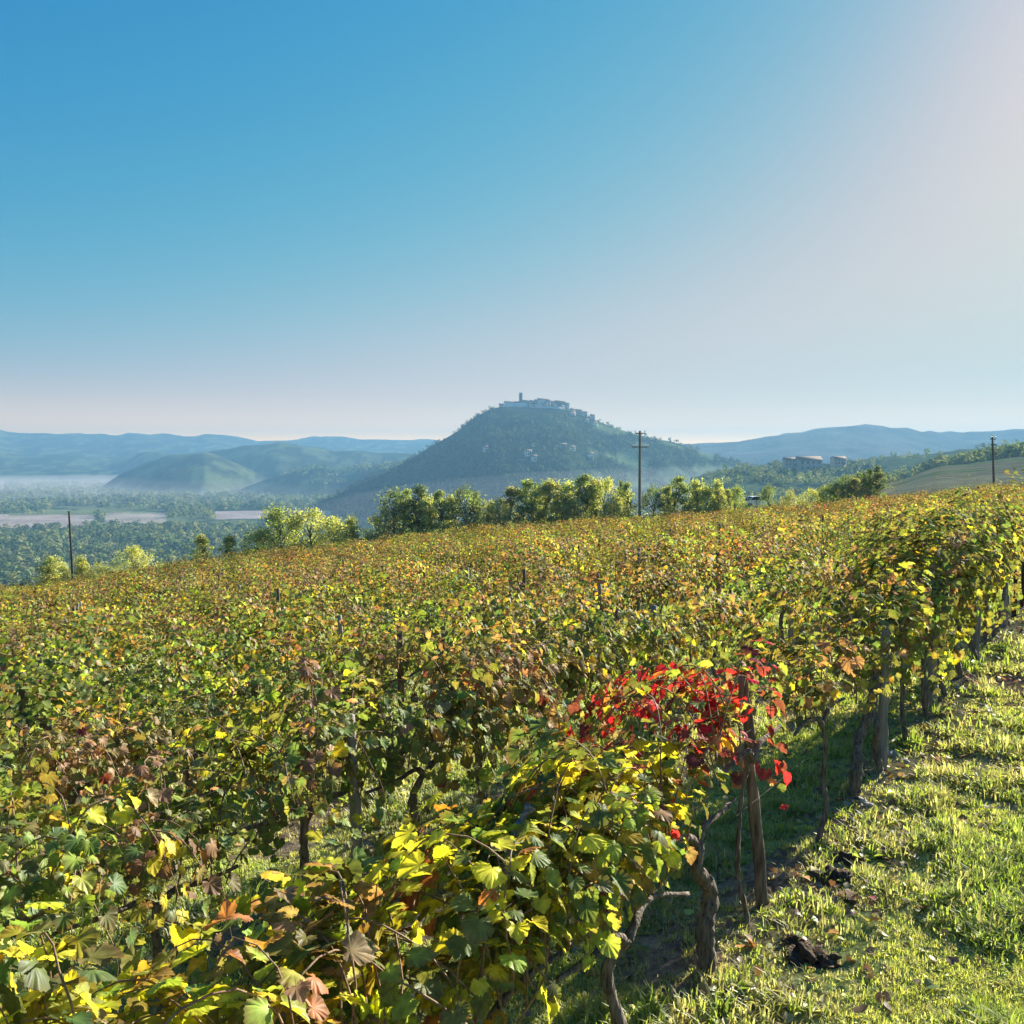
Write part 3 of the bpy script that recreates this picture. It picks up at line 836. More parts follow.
def wire(row, h, t0, t1, label):
    ts = np.linspace(t0, t1, 40); P = []
    for t in ts:
        x, y = rowpt(row, t); P.append((x, y, float(ground_z(*rowpt(row, t))[0]) + h - 0.02 * math.sin((t % 3) / 3 * math.pi)))
    P = np.array(P); P[1:-1, 2] = (P[:-2, 2] + P[1:-1, 2] + P[2:, 2]) / 3
    b = MB().tube(P, 0.0013, 4)
    link('trellis_wire', b.mesh('trellis_wire', M_WIRE), label=label, category='wire')


wire(0, 0.82, -5, 13, 'thin steel wire carrying the cordons of the front row')
wire(0, 1.32, -5, 13, 'upper thin steel wire of the front row, above the cordons')
wire(1, 0.84, -9, 14, 'thin steel wire carrying the cordons of the second row')
wire(1, 1.34, -9, 14, 'upper thin steel wire of the second row, above the cordons')

# ------------------------------------------------------------------ grass, litter, stones, clods
def blade_tuft(r, nb, h, w, spread):
    V, F = [], []; n = 0
    for _ in range(nb):
        a = r.uniform(0, 2 * math.pi); hh = h * r.uniform(0.5, 1.2); bend = r.uniform(0.15, 0.95) * hh; c = r.uniform(0, 2 * math.pi)
        o = np.array([math.cos(c), math.sin(c), 0]) * r.uniform(0, spread); d = np.array([math.cos(a), math.sin(a), 0]); s = np.array([-d[1], d[0], 0]) * w * r.uniform(0.7, 1.3)
        m = o + d * bend * 0.35 + [0, 0, hh * 0.6]; t = o + d * bend + [0, 0, hh * 0.85]
        V += [o - s, o + s, m + s * 0.8, m - s * 0.8, t]
        F += [(n, n + 1, n + 2), (n, n + 2, n + 3), (n + 3, n + 2, n + 4)]; n += 5
    return np.array(V), np.array(F)


def weed(r):
    V, F = [], []; n = 0
    for k in range(7):
        a = 2 * math.pi * k / 7 + r.uniform(-.3, .3); d = np.array([math.cos(a), math.sin(a), 0]); q = np.array([-d[1], d[0], 0]); L = r.uniform(0.035, 0.07)
        V += [d * 0.01, d * L * 0.6 + q * L * 0.28 + [0, 0, L * 0.5], d * L * 1.1 + [0, 0, L * 0.35], d * L * 0.6 - q * L * 0.28 + [0, 0, L * 0.5]]
        F += [(n, n + 1, n + 2), (n, n + 2, n + 3)]; n += 4
    return np.array(V), np.array(F)


def build_grass():
    r = np.random.default_rng(21)
    P, S, C, Q = [], [], [], []
    N = 190000
    d = np.exp(r.uniform(math.log(3.2), math.log(60), N)); th = r.uniform(-0.62, 0.62, N)
    x = d * np.sin(th); y = d * np.cos(th)
    s = (x - ROW0[0]) * NX[0] + (y - ROW0[1]) * NX[1]
    lane = s < -0.25
    sr = np.where(s > -1.0, np.abs(s - np.round(s / ROWGAP) * ROWGAP), 9)
    patch = fbm(x * 0.9, y * 0.9, 95, 4); fine = fbm(x * 3.2, y * 3.2, 97, 3)
    soilband = np.exp(-((s + 0.55) / 0.38) ** 2) * sstep(0.42, 0.55, fbm(x * 1.6, y * 1.6, 99, 3))
    keep = sstep(0.31, 0.53, patch * 0.5 + fine * 0.5) + 0.10
    keep = keep * np.where(sr < 0.35, 0.35, 1.0) * (1 - 0.85 * soilband)
    keep = np.where(lane, keep, keep * np.where(d < 25, 0.75, 0.4))
    keep = np.where((d < 4.2) & ~lane, keep * 0.5, keep)
    m = r.random(N) < keep
    x, y, d, s, patch, fine, sr = (q[m] for q in (x, y, d, s, patch, fine, sr))
    z = znear(x, y); P = np.stack([x, y, z], -1); n = len(x)
    yaw = r.uniform(0, 2 * np.pi, n); ct, st = np.cos(yaw), np.sin(yaw); zz = np.zeros(n); oo = np.ones(n)
    R = np.stack([np.stack([ct, -st, zz], -1), np.stack([st, ct, zz], -1), np.stack([zz, zz, oo], -1)], 1)
    big = fbm(x * 2.0, y * 2.0, 103, 3)
    S = (0.55 + 1.1 * sstep(0.4, 0.7, big)) * r.uniform(0.7, 1.3, n) * np.clip(1 + (d - 6) / 25, 1, 2.2)
    g1 = np.array([0.29, 0.37, 0.10]); g2 = np.array([0.54, 0.57, 0.18]); dry = np.array([0.58, 0.52, 0.33])
    k = np.clip(sstep(0.35, 0.65, big) + 0.25 * r.standard_normal(n), 0, 1)[:, None]
    C = g2 * (1 - k) + g1 * k
    dk = ((r.random(n) < 0.22 + 0.35 * sstep(0.55, 0.38, patch)) | (r.random(n) < 0.5 * np.exp(-((s + 0.6) / 0.4) ** 2)))
    C = np.where(dk[:, None], dry * r.uniform(0.6, 1.1, (n, 1)), C) * (1 + 0.15 * r.standard_normal((n, 1)))
    tp = [weed(r) for _ in range(2)] + [blade_tuft(r, 9, 0.066, 0.0032, 0.06) for _ in range(5)] + [blade_tuft(r, 7, 0.042, 0.006, 0.07) for _ in range(4)] + [blade_tuft(r, 6, 0.10, 0.0028, 0.04) for _ in range(2)]
    V, F, CC = scatter(tp, P, R, S, np.clip(C, 0.01, 0.6), r)
    link('grass', mesh('grass', V, F, M_GRASS, CC), kind='stuff', label='short backlit yellow green grass of the lane and between the vine rows', category='grass')
    # fallen leaves and straw
    N = 5200
    t = r.uniform(-6, 26, N); o = np.where(r.random(N) < 0.7, r.normal(-0.3, 0.45, N), r.uniform(-5, 2.5, N))
    xy = ROW0 + NX * o[:, None] + DX * t[:, None]
    row = r.integers(0, 4, N); xy = xy + NX * (row * ROWGAP)[:, None] * (r.random(N) < 0.4)[:, None]
    P = np.column_stack([xy, znear(xy[:, 0], xy[:, 1]) + r.uniform(0.01, 0.05, N)])
    Rm = frames(np.array([0, 0, 1.0]) + r.normal(0, 0.35, (N, 3)), r.normal(0, 1, (N, 3)) + [0.01, 0, 0])
    Cc = leaf_colours(N, 'rusty', r); Cc = np.where(r.random((N, 1)) < 0.6, np.array([0.17, 0.12, 0.08]) * r.uniform(0.5, 1.4, (N, 1)), Cc)
    V, F, CC = scatter(T1, P, Rm, r.uniform(0.04, 0.09, N), Cc, r)
    link('fallen_leaves', mesh('fallen_leaves', V, F, M_DRYLEAF, CC), kind='stuff', label='dry brown fallen leaves littering the soil under the vine rows', category='leaf litter')


build_grass()


def lump(seed, sx, sy, sz, rough):
    r = np.random.default_rng(seed); V, F = [], []
    nu, nv = 26, 16
    for i in range(nv + 1):
        a = math.pi * i / nv
        for j in range(nu):
            b = 2 * math.pi * j / nu; V.append((math.sin(a) * math.cos(b), math.sin(a) * math.sin(b), math.cos(a)))
    V = np.array(V)
    for i in range(nv):
        for j in range(nu): F.append((i * nu + j, (i + 1) * nu + j, (i + 1) * nu + (j + 1) % nu, i * nu + (j + 1) % nu))
    n = fbm(V[:, 0] * 1.7 + seed * 9 + V[:, 2] * 1.3, V[:, 1] * 1.7 + V[:, 2] * 2.1, seed, 4) - 0.5
    n2 = fbm(V[:, 0] * 6 + seed * 5 + V[:, 2] * 5, V[:, 1] * 6 - V[:, 2] * 4, seed + 3, 3) - 0.5
    V = V * (1 + rough * 2.2 * n + rough * 1.2 * n2)[:, None] * [sx, sy, sz]
    return MB().add(V, F)


def on_ray(px, py):
    """ground point under a picture position (authoring aid for the near ground)"""
    dx = (px - 512) / FPX; dv = (512 - py) / FPX
    f = math.cos(PITCH) + dv * math.sin(PITCH); u = -math.sin(PITCH) + dv * math.cos(PITCH)
    t = np.linspace(2, 60, 6000); z = HC + t * u
    k = np.argmax(z < znear(dx * t, f * t)); return dx * t[k], f * t[k]


STONES = [(858, 802, .07, 'flat pale stone'), (868, 806, .055, 'small square pale stone'), (846, 805, .05, 'small grey stone chip'), (893, 755, .08, 'rounded grey stone'), (905, 762, .06, 'thin pale stone'), (942, 783, .07, 'dark lone stone in the grass lane'), (838, 812, .045, 'tiny pale pebble'), (960, 690, .09, 'long light stone at the foot of the third grey post'), (882, 775, .05, 'small pale stone beside the rounded grey one'), (878, 745, .05, 'broken pale stone under the tall green vine')]
for k, (px, py, s, lb) in enumerate(STONES):
    x, y = on_ray(px, py)
    s *= 0.8; b = lump(40 + k, s * 1.2, s * 0.8, s * 0.5, 0.35)
    tail = '' if ('lane' in lb or 'foot' in lb or 'beside' in lb or 'under' in lb) else ' lying in the litter at the edge of the front row'
    link('stone', b.mesh('stone', M_STONE), None, (x, y, float(znear(x, y)) + s * 0.2), rng.uniform(0, 6), label=lb + tail, category='stone', group='stones along the front row')
CLODS = [(805, 955, .17, 'largest dark soil clod at the near end of the lane edge'), (832, 880, .14, 'dark crumbly soil clod beyond the largest one'), (848, 862, .11, 'soil clod right of the leaning post foot, upper of two'), (795, 945, .10, 'small soil clod against the largest one'), (826, 962, .11, 'tufty soil clod right of the largest one'), (850, 905, .08, 'small lone clod on the lane edge'), (915, 800, .10, 'clod by the litter halfway up the lane edge'), (880, 840, .08, 'small clod among dry grass on the lane edge')]
for k, (px, py, s, lb) in enumerate(CLODS):
    x, y = on_ray(px, py)
    s *= 0.68; b = lump(70 + k, s * 1.1, s * 0.95, s * 0.6, 0.9)
    link('soil_clod', b.mesh('soil_clod', M_CLOD), None, (x, y, float(znear(x, y)) + s * 0.02), rng.uniform(0, 6), label=lb, category='soil clod', group='soil clods on the lane edge')

# ------------------------------------------------------------------ trees beyond the vineyard
def tree_data(seed, h, w, shape, base, leaf=0.19, n=3300, trunk_r=0.12, low=0.02, colvar=0.2):
    r = np.random.default_rng(seed)
    b = MB(); hh = h * 0.8
    P = spline([(0, 0, -1.5), (r.normal(0, .08), r.normal(0, .08), h * 0.25), (r.normal(0, .2), r.normal(0, .2), h * 0.55), (r.normal(0, .2), r.normal(0, .2), hh)], 12)
    b.tube(P, np.linspace(trunk_r, 0.02, 12), 7, 0.06, r)
    cl = []
    nc = int(46 + w * 10)
    while len(cl) < nc:
        u = r.uniform(low, 1.0); prof = {'bushy': math.sin(math.pi * min(1, 0.18 + u * 0.80)) ** 0.6, 'tall': (1.02 - u) ** 0.62 * min(1, 0.4 + u * 2.2), 'cone': (1.03 - u) ** 0.75 * min(1, 0.5 + u * 3)}[shape]
        a = r.uniform(0, 2 * math.pi); q = math.sqrt(r.uniform(0.1, 1.0)) * prof * w / 2 * (1 + 0.30 * r.standard_normal())
        cl.append((q * math.cos(a), q * math.sin(a), u * h * 0.96, r.uniform(0.6, 1.25)))
    cl = np.array(cl)
    for c in cl[::3]:
        s = P[min(11, int(np.clip(c[2] / hh * 8, 1, 10)))]
        m = (s + c[:3]) / 2 + [0, 0, 0.1 * h * 0.3]
        b.tube(spline([s, m, c[:3]], 6), np.linspace(0.04, 0.008, 6), 5)
    per = n // nc; L, N_, C = [], [], []
    basec = np.array(base)
    for c in cl:
        rad = 0.115 * w * c[3] * (0.8 if shape != 'bushy' else 0.95) + 0.10
        p = r.normal(0, 1, (per, 3)); p = p / (np.linalg.norm(p, axis=1)[:, None] + 1e-6) * (r.uniform(0.1, 1.0, (per, 1)) ** 0.6) * rad * r.uniform(0.8, 1.4) * [1, 1, 0.85]
        L.append(p + c[:3]); N_.append(p * 0.8 / rad + r.normal(0, 0.5, (per, 3)) + [0, 0, 0.4])
        C.append(np.clip(basec * (1 + colvar * r.standard_normal()) * (1 + 0.15 * r.standard_normal((per, 1))) * (1 + 0.06 * r.standard_normal((1, 3))), 0.01, 0.5))
    L = np.concatenate(L); N_ = np.concatenate(N_); C = np.concatenate(C)
    V, F, CC = scatter(T2, L, frames(N_, r.normal(0, 1, L.shape)), leaf * r.uniform(0.6, 1.3, len(L)), C, r)
    return b.mesh('trunk', M_TREEBARK, True), mesh('crown', V, F, M_TREELEAF, CC)


GREEN, YELG, DARK, OLV = (0.26, 0.33, 0.10), (0.42, 0.46, 0.13), (0.15, 0.20, 0.08), (0.34, 0.35, 0.14)
TD = {}
for i, (k, h, w, sh, c, lf) in enumerate([('bush_y', 5, 4.6, 'bushy', YELG, .2), ('bush_g', 5, 4.4, 'bushy', GREEN, .2), ('bush_d', 5, 4.4, 'bushy', DARK, .2), ('tall_g', 6, 3.0, 'tall', GREEN, .18), ('tall_y', 6, 2.8, 'tall', YELG, .18), ('tall_d', 6, 3.0, 'tall', DARK, .18), ('cone_y', 5, 3.0, 'cone', YELG, .17), ('tall_o', 6, 3.2, 'tall', OLV, .18), ('bush_o', 5, 4.4, 'bushy', OLV, .2)]):
    TD[k] = tree_data(200 + i, h, w, sh, c, lf * 0.62, 6500)
BH = dict(bush=5.0, tall=6.0, cone=5.0)
# column, depth, picture row of the top, data, width factor, label
TREES = [
    (48, 78, 556, 'cone_y', 1.0, 'small bright yellow green tree left of the bare left pole'),
    (79, 80, 556, 'cone_y', .8, 'slim yellow green tree just right of the bare left pole'),
    (95, 82, 562, 'bush_o', .6, 'low yellow olive shrub near the bare left pole'),
    (131, 82, 546, 'bush_y', .75, 'round bright yellow green tree standing alone between left pole and large clump'),
    (201, 84, 533, 'tall_y', .8, 'upright yellow green tree left of the large leafy clump'),
    (228, 84, 534, 'tall_y', .75, 'second upright yellow tree, touching the large clump from the left'),
    (245, 86, 545, 'bush_o', .5, 'low brownish shrub in front of the large leafy clump'),
    (280, 88, 507, 'bush_g', 1.0, 'large rounded green tree forming the left half of the big clump'),
    (308, 88, 509, 'bush_y', 1.05, 'large yellowing tree forming the middle of the big clump'),
    (330, 90, 517, 'bush_y', .9, 'golden bush at the right side of the big clump'),
    (351, 90, 516, 'cone_y', .8, 'pointed yellow green tree at the right end of the big clump'),
    (396, 92, 490, 'bush_d', .9, 'dark green tree at the left end of the tall dark thicket'),
    (418, 92, 484, 'tall_d', 1.0, 'tallest dark green tree of the thicket with a ragged top'),
    (438, 92, 489, 'tall_g', .9, 'green tree on the right shoulder of the dark thicket'),
    (465, 93, 488, 'bush_d', .85, 'dark rounded tree right of the thicket, apart from it'),
    (489, 94, 500, 'bush_y', .6, 'low yellow bush between the dark rounded tree and the tree wall'),
    (512, 95, 486, 'tall_o', 1.0, 'olive tree at the left end of the tree wall under the town'),
    (528, 95, 478, 'tall_g', 1.0, 'tall light green tree straight under the bell tower'),
    (550, 95, 477, 'tall_y', 1.05, 'broad pale green tree right of the one under the bell tower'),
    (583, 95, 473, 'tall_g', 1.2, 'highest tree of the tree wall left of the tall crossarm pole'),
    (604, 96, 478, 'bush_y', .8, 'yellow green tree between the highest tree and crossarm pole'),
    (626, 96, 481, 'tall_g', .75, 'slim green tree just left of the crossarm pole'),
    (654, 98, 487, 'bush_d', .7, 'dark low tree just right of the crossarm pole'),
    (679, 98, 475, 'tall_g', 1.0, 'tall green tree well right of the crossarm pole'),
    (697, 99, 479, 'cone_y', 1.0, 'yellow green pointed tree leaning on the tall green one right of the pole'),
    (718, 100, 479, 'cone_y', .8, 'small pointed tree left of the white car'),
    (737, 102, 486, 'bush_g', .5, 'low round green bush beside the white car'),
    (768, 104, 485, 'bush_d', .55, 'dark bush right of the white car'),
    (826, 100, 486, 'bush_g', .8, 'low green bush at the left of the dark right hand hedge'),
    (846, 100, 476, 'bush_d', .9, 'dark dense tree in the middle of the right hand hedge'),
    (862, 100, 472, 'bush_d', .7, 'dark green tree right of the middle of the right hand hedge'),
    (878, 100, 465, 'tall_d', .8, 'tallest dark tree closing the right hand hedge on its right'),
]
TREES += [
    (386, 92, 506, 'bush_o', .6, 'low olive bush leaning out at the left foot of the dark thicket'),
    (407, 94, 487, 'tall_g', .7, 'narrow green tree squeezed between the two tallest trees of the dark thicket'),
    (428, 90, 496, 'cone_y', .8, 'small pointed yellowish tree in front of the dark thicket'),
    (451, 94, 493, 'tall_y', .7, 'slim pale tree in the gap right of the dark thicket'),
    (476, 95, 490, 'tall_d', .7, 'slim dark tree touching the dark rounded tree on its right'),
    (500, 92, 498, 'bush_o', .6, 'low olive bush at the left foot of the tree wall'),
    (538, 97, 482, 'tall_d', .7, 'dark slim tree in the tree wall just right of the bell tower line'),
    (566, 96, 481, 'cone_y', 1.1, 'pale pointed tree in the middle of the tree wall'),
    (574, 93, 496, 'bush_o', .6, 'low olive bush in front of the middle of the tree wall'),
    (594, 97, 476, 'tall_y', .8, 'slim pale tree touching the highest tree on its right'),
    (613, 94, 494, 'bush_o', .55, 'low dry bush left of the crossarm pole'),
    (622, 98, 480, 'tall_d', .6, 'slim dark tree second to the left of the crossarm pole'),
    (667, 99, 484, 'tall_y', .7, 'slim pale tree between dark low tree and tall green one right of the pole'),
    (706, 100, 486, 'bush_g', .55, 'round low tree between the two pointed ones right of the pole'),
    (728, 103, 487, 'tall_y', .6, 'slim yellow tree just left of the white car'),
    (790, 104, 490, 'bush_o', .5, 'low olive bush between the white car and the right hand hedge'),
    (812, 101, 489, 'bush_y', .6, 'low yellowish bush at the far left of the right hand hedge'),
    (836, 99, 483, 'bush_d', .7, 'dark dense bush left of the middle of the right hand hedge'),
    (855, 98, 478, 'tall_o', .8, 'olive tree in front of the middle of the right hand hedge'),
    (870, 101, 468, 'tall_d', .8, 'dark upright tree just left of the tallest one in the right hand hedge'),
    (60, 80, 563, 'cone_y', .7, 'tiny pale tree between the bright one and the bare left pole'),
    (110, 84, 566, 'bush_o', .5, 'low dry shrub left of the round bright yellow tree'),
    (262, 86, 528, 'bush_y', .6, 'yellow bush at the left foot of the big clump'),
    (367, 91, 530, 'bush_o', .45, 'low dry shrub between the big clump and the dark thicket'),
]
for px, d, pyt, key, wf, lb in TREES:
    p = at(px, d); ztop = HC + d * (HY - pyt) / FPX
    H = max(ztop - p[2], 2.0) * 1.0; H0 = BH[key.split('_')[0]]
    sz = H / H0; sw = (1.45 if key[:4] in ('tall', 'cone') else 1.25) * wf * (0.55 + 0.45 * sz)
    t = thing('shrub' if H < 3 else 'tree', lb, 'tree', p, rng.uniform(0, 6), 'trees beyond the vineyard edge', (sw, sw, sz))
    link('trunk', TD[key][0], t); link('crown', TD[key][1], t)

# ------------------------------------------------------------------ far woods as one mass each
def woodland(name, n, pxr, dr, test, hsize, k_leaves, leaf, label, seed, cols):
    r = np.random.default_rng(seed)
    px = r.uniform(*pxr, n); d = np.exp(r.uniform(math.log(dr[0]), math.log(dr[1]), n))
    x = (px - 512) / FPX * d; y = d
    z, lab = terrain_z(x, y)
    py = HY + FPX * (HC - z) / d
    m = test(px, py, d, lab, x, y) & (r.random(n) < 1)
    x, y, z, d = x[m], y[m], z[m], d[m]; n = len(x)
    h = r.uniform(*hsize, n); w = h * r.uniform(0.42, 0.62, n)
    cb = np.array(cols)[r.integers(0, len(cols), n)] * (1 + 0.18 * r.standard_normal((n, 1)))
    K = k_leaves
    q = r.normal(0, 1, (n, K, 3)); q = q / np.linalg.norm(q, axis=2)[..., None] * r.uniform(0.3, 1, (n, K, 1)) ** 0.4
    P = np.stack([x, y, z + h * 0.5], -1)[:, None] + q * np.stack([w, w, h * 0.55], -1)[:, None]
    N_ = q + r.normal(0, 0.4, q.shape) + [0, 0, 0.3]
    S = (leaf * h)[:, None] * r.uniform(0.7, 1.3, (n, K))
    C = np.clip(cb[:, None] * (1 + 0.12 * r.standard_normal((n, K, 1))), 0.012, 0.4)
    V, F, CC = scatter(T2, P.reshape(-1, 3), frames(N_.reshape(-1, 3), r.normal(0, 1, (n * K, 3))), S.ravel(), C.reshape(-1, 3), r)
    link(name, mesh(name, V, F, M_WOODLAND, CC), kind='stuff', label=label, category='woodland')


def notfield(px, py, d, lab, x, y):
    f = (px < 98 - (py - 516)) & (py > 514.5) & (py < 528)
    f |= (px > 102) & (px < 168) & (py > 512.5) & (py < 524)
    f |= (px > 212) & (px < 335) & (py > 510.5) & (py < 519.5)
    return ~f


WC = [(0.12, 0.17, 0.075), (0.17, 0.23, 0.09), (0.25, 0.27, 0.11), (0.09, 0.13, 0.07), (0.3, 0.31, 0.14)]
woodland('valley_woodland', 5200, (-120, 620), (560, 1320), lambda px, py, d, lab, x, y: (lab == 0) & notfield(px, py, d, lab, x, y) & (fbm(x / 90, y / 60, 171, 3) > 0.45), (6, 12), 46, 0.30, 'dense mixed woods on the valley floor just beyond the slope at left', 31, WC)
woodland('plain_woodland', 5200, (-120, 420), (1500, 3300), lambda px, py, d, lab, x, y: (lab == 0) & notfield(px, py, d, lab, x, y) & (fbm(x / 160, y / 120, 173, 3) > 0.42), (8, 14), 22, 0.4, 'hazy belt of trees across the far plain at left', 32, WC)
woodland('hill_woodland', 15000, (255, 860), (900, 2300), lambda px, py, d, lab, x, y: (lab == 1) & ((px < 590) | (fbm(x / 35, y / 35, 81, 3) < 0.53)) & ((py > 416) | ((px < 494) & (py > 409)) | ((px > 590) & (py > 420))), (4, 8), 14, 0.42, 'dense woods covering the flanks of the town hill', 33, [(0.06, 0.09, 0.045), (0.08, 0.12, 0.05), (0.10, 0.13, 0.055)])
woodland('ridge_woodland', 3000, (140, 540), (2000, 2700), lambda px, py, d, lab, x, y: (lab == 2) & ((fbm(x / 90, y / 90, 91, 3) < 0.52) | (py < 472)), (7, 13), 14, 0.42, 'woods on the low ridge left of the town hill', 34, WC)
woodland('slope_woodland', 3600, (700, 1150), (380, 1150), lambda px, py, d, lab, x, y: ((lab == 8) | (lab == 0)) & (fbm(x / 55, y / 30, 181, 3) > np.where(px > 860, 0.50, 0.42)) & (d > np.where(px > 860, 480, 380)), (4, 8), 40, 0.32, 'pale hedges and copses on the slope beyond the vineyard at right', 35, [(0.13, 0.18, 0.06), (0.2, 0.24, 0.08), (0.26, 0.28, 0.1)])

# ------------------------------------------------------------------ utility poles
def pole(px, d, ytop, r0, label, mat, lean=0.0):
    p = at(px, d); h = HC + d * (HY - ytop) / FPX - p[2]
    t = thing('utility_pole', label, 'utility pole', p)
    rr = np.random.default_rng(int(px)); f = np.linspace(0, 1, 16)
    P = np.stack([lean * f, 0 * f, -0.8 + (h + 0.8) * f], -1)
    link('shaft', MB().tube(P, r0 * (1.1 - 0.4 * f) * (1 + 0.02 * rr.standard_normal(16)), 10).mesh('shaft', mat, True), t)
    return t, h


def crossarm(t, z, L, ins, mat, x0=0.0, yaw=0.0, s=1.0):
    a = link('crossarm', MB().box((0, 0, 0), (L, 0.10 * s, 0.10 * s)).mesh('crossarm', mat), t, (x0, -0.16, z), yaw)
    for u in ins:
        b = MB()
        b.tube([(u, 0, 0.05), (u, 0, 0.14)], 0.02, 6)
        b.tube([(u, 0, 0.12), (u, 0, 0.17), (u, 0, 0.2), (u, 0, 0.27), (u, 0, 0.3)], np.array([0.05, 0.085, 0.06, 0.075, 0.03]) * s, 8)
        link('insulator', b.mesh('insulator', M_INSUL, True), a)


t, h = pole(640, 95, 431, 0.16, 'tall grey utility pole with two crossarms rising above the tree wall', M_POLEGREY, -0.05)
crossarm(t, h - 0.25, 1.1, (-0.5, 0.5), M_POLEGREY, -0.05)
crossarm(t, h - 1.65, 1.7, (-0.78, -0.5, 0.5, 0.78), M_POLEGREY, -0.04)
t, h = pole(71, 70, 512, 0.095, 'thin bare dark pole standing at the left edge of the vineyard', M_POLE, -0.22)
link('pole_cap', MB().box((-0.22, 0, h + 0.02), (0.2, 0.2, 0.05)).mesh('pole_cap', M_POLE), t)
t, h = pole(995, 100, 436, 0.13, 'dark utility pole leaning slightly left at the right edge of the vineyard', M_POLE, -0.45)
crossarm(t, h - 0.35, 0.7, (-0.28, 0.28), M_POLE, -0.43, 0.3)
crossarm(t, h - 0.95, 0.7, (0.28,), M_POLE, -0.36, 0.3)

# ------------------------------------------------------------------ white car behind the vineyard
def car(px, d, pyroof, label):
    x = (px - 512) / FPX * d; zr = HC + d * (HY - pyroof) / FPX
    t = thing('parked_car', label, 'car', (x, d, zr - 1.46), math.radians(12))
    prof = [(-2.05, 0.35), (-2.1, 0.75), (-1.9, 0.92), (-1.35, 0.98), (-1.0, 1.0), (1.05, 0.97), (1.7, 0.88), (2.05, 0.72), (2.1, 0.35)]
    b = MB(); n = len(prof)
    V = [(px_, y_, z_) for y_, k in ((-0.82, 1), (-0.86, 1), (0.86, 1), (0.82, 1)) for px_, z_ in prof]
    F = [(i + k * n, i + 1 + k * n, i + 1 + (k + 1) * n, i + (k + 1) * n) for k in range(3) for i in range(n - 1)]
    b.add(V, F)
    for k in (0, 3):
        cidx = k * n; b.add([V[cidx + i] for i in range(n)], [(0, i, i + 1) for i in range(1, n - 1)])
    b.add([V[0], V[n - 1], V[4 * n - 1], V[3 * n]], [(0, 1, 2, 3)])
    roof = [(-1.3, 0.985), (-0.85, 1.40), (-0.3, 1.46), (0.35, 1.44), (1.0, 0.985)]
    W = [(a, y_ * (0.82 if z > 1.1 else 1.0), z) for y_ in (-0.8, 0.8) for a, z in roof]
    b.add([W[1], W[2], W[3], W[8], W[7], W[6]], [(0, 1, 4, 5), (1, 2, 3, 4)])
    for s in (0, 5):
        for i in (0, 2, 3):
            A = np.array(W[s + i]) if i != 3 else np.array(W[s + 3]); B = A
        for i, j in ((0, 1), (3, 4)): b.tube([W[s + i], W[s + j]], 0.05, 6)
    link('body', b.mesh('body', M_CARPAINT), t)
    for s, sg in ((0, -1), (5, 1)):
        q = np.array([W[s], W[s + 1], W[s + 2], W[s + 3], W[s + 4]]) + [0, sg * -0.01, -0.01]
        link('side_window', MB().add(q, [(0, 1, 2), (0, 2, 3), (0, 3, 4)]).mesh('side_window', M_GLASS), t)
    link('windscreen', MB().add([W[3], W[4], W[9], W[8]], [(0, 1, 2, 3)]).mesh('windscreen', M_GLASS), t)
    link('rear_window', MB().add([W[0], W[1], W[6], W[5]], [(0, 1, 2, 3)]).mesh('rear_window', M_GLASS), t)
    for wx in (-1.3, 1.3):
        for wy in (-0.78, 0.78):
            w = link('wheel', MB().tube([(wx, wy - 0.1, 0.32), (wx, wy + 0.1, 0.32)], 0.32, 16).mesh('wheel', M_TYRE), t)
            link('rim', MB().tube([(wx, wy - 0.115, 0.32), (wx, wy + 0.115, 0.32)], 0.19, 12).mesh('rim', M_METAL), w)
    for wy in (-0.6, 0.6):
        link('headlight', MB().box((2.06, wy, 0.7), (0.06, 0.32, 0.14)).mesh('headlight', M_INSUL), t)
    return x, d, zr - 1.46


car(757, 118, 496.0, 'white car parked behind the vineyard crest, only roof and windows showing')

# ------------------------------------------------------------------ town on the hill
def house_data(w, d, h, rh, wall_mat, nwin, storeys):
    """gabled house, ridge along x, facing -y"""
    D = {}
    x, y = w / 2, d / 2
    V = [(-x, -y, -6), (x, -y, -6), (x, y, -6), (-x, y, -6), (-x, -y, h), (x, -y, h), (x, y, h), (-x, y, h), (-x, 0, h + rh), (x, 0, h + rh)]
    b = MB().add(V, [(0, 1, 5, 4), (1, 2, 6, 5), (2, 3, 7, 6), (3, 0, 4, 7)]); b.add([V[4], V[7], V[8], V[5], V[6], V[9]], [(0, 2, 1), (3, 4, 5)])
    D['wall'] = b.mesh('wall', wall_mat)
    o, th = 0.5, 0.25; b = MB()
    for s in (-1, 1):
        e = np.array([(-x - o, s * (y + o), h - rh * o / y + 0.05), (x + o, s * (y + o), h - rh * o / y + 0.05), (x + o, 0, h + rh + 0.05), (-x - o, 0, h + rh + 0.05)])
        b.add(np.concatenate([e, e + [0, 0, th]]), [(0, 1, 2, 3), (4, 7, 6, 5), (0, 4, 5, 1), (1, 5, 6, 2), (3, 2, 6, 7), (0, 3, 7, 4)])
    D['roof'] = b.mesh('roof', M_TILES)
    D['chimney'] = MB().box((x * 0.5, y * 0.4, h + rh * 0.8), (0.8, 0.8, 2.0)).mesh('chimney', wall_mat)
    D['windows'] = [MB().box((-x + w * (i + 0.5) / nwin, -y - 0.02, h * (k + 0.55) / storeys), (1.1, 0.16, 1.6)).mesh('window', M_GLASS) for k in range(storeys) for i in range(nwin)]
    D['door'] = MB().box((x - w * 0.5 / nwin + 0.1 - w / nwin / 2, -y - 0.03, 1.1), (1.2, 0.14, 2.2)).mesh('door', M_TREEBARK)
    return D


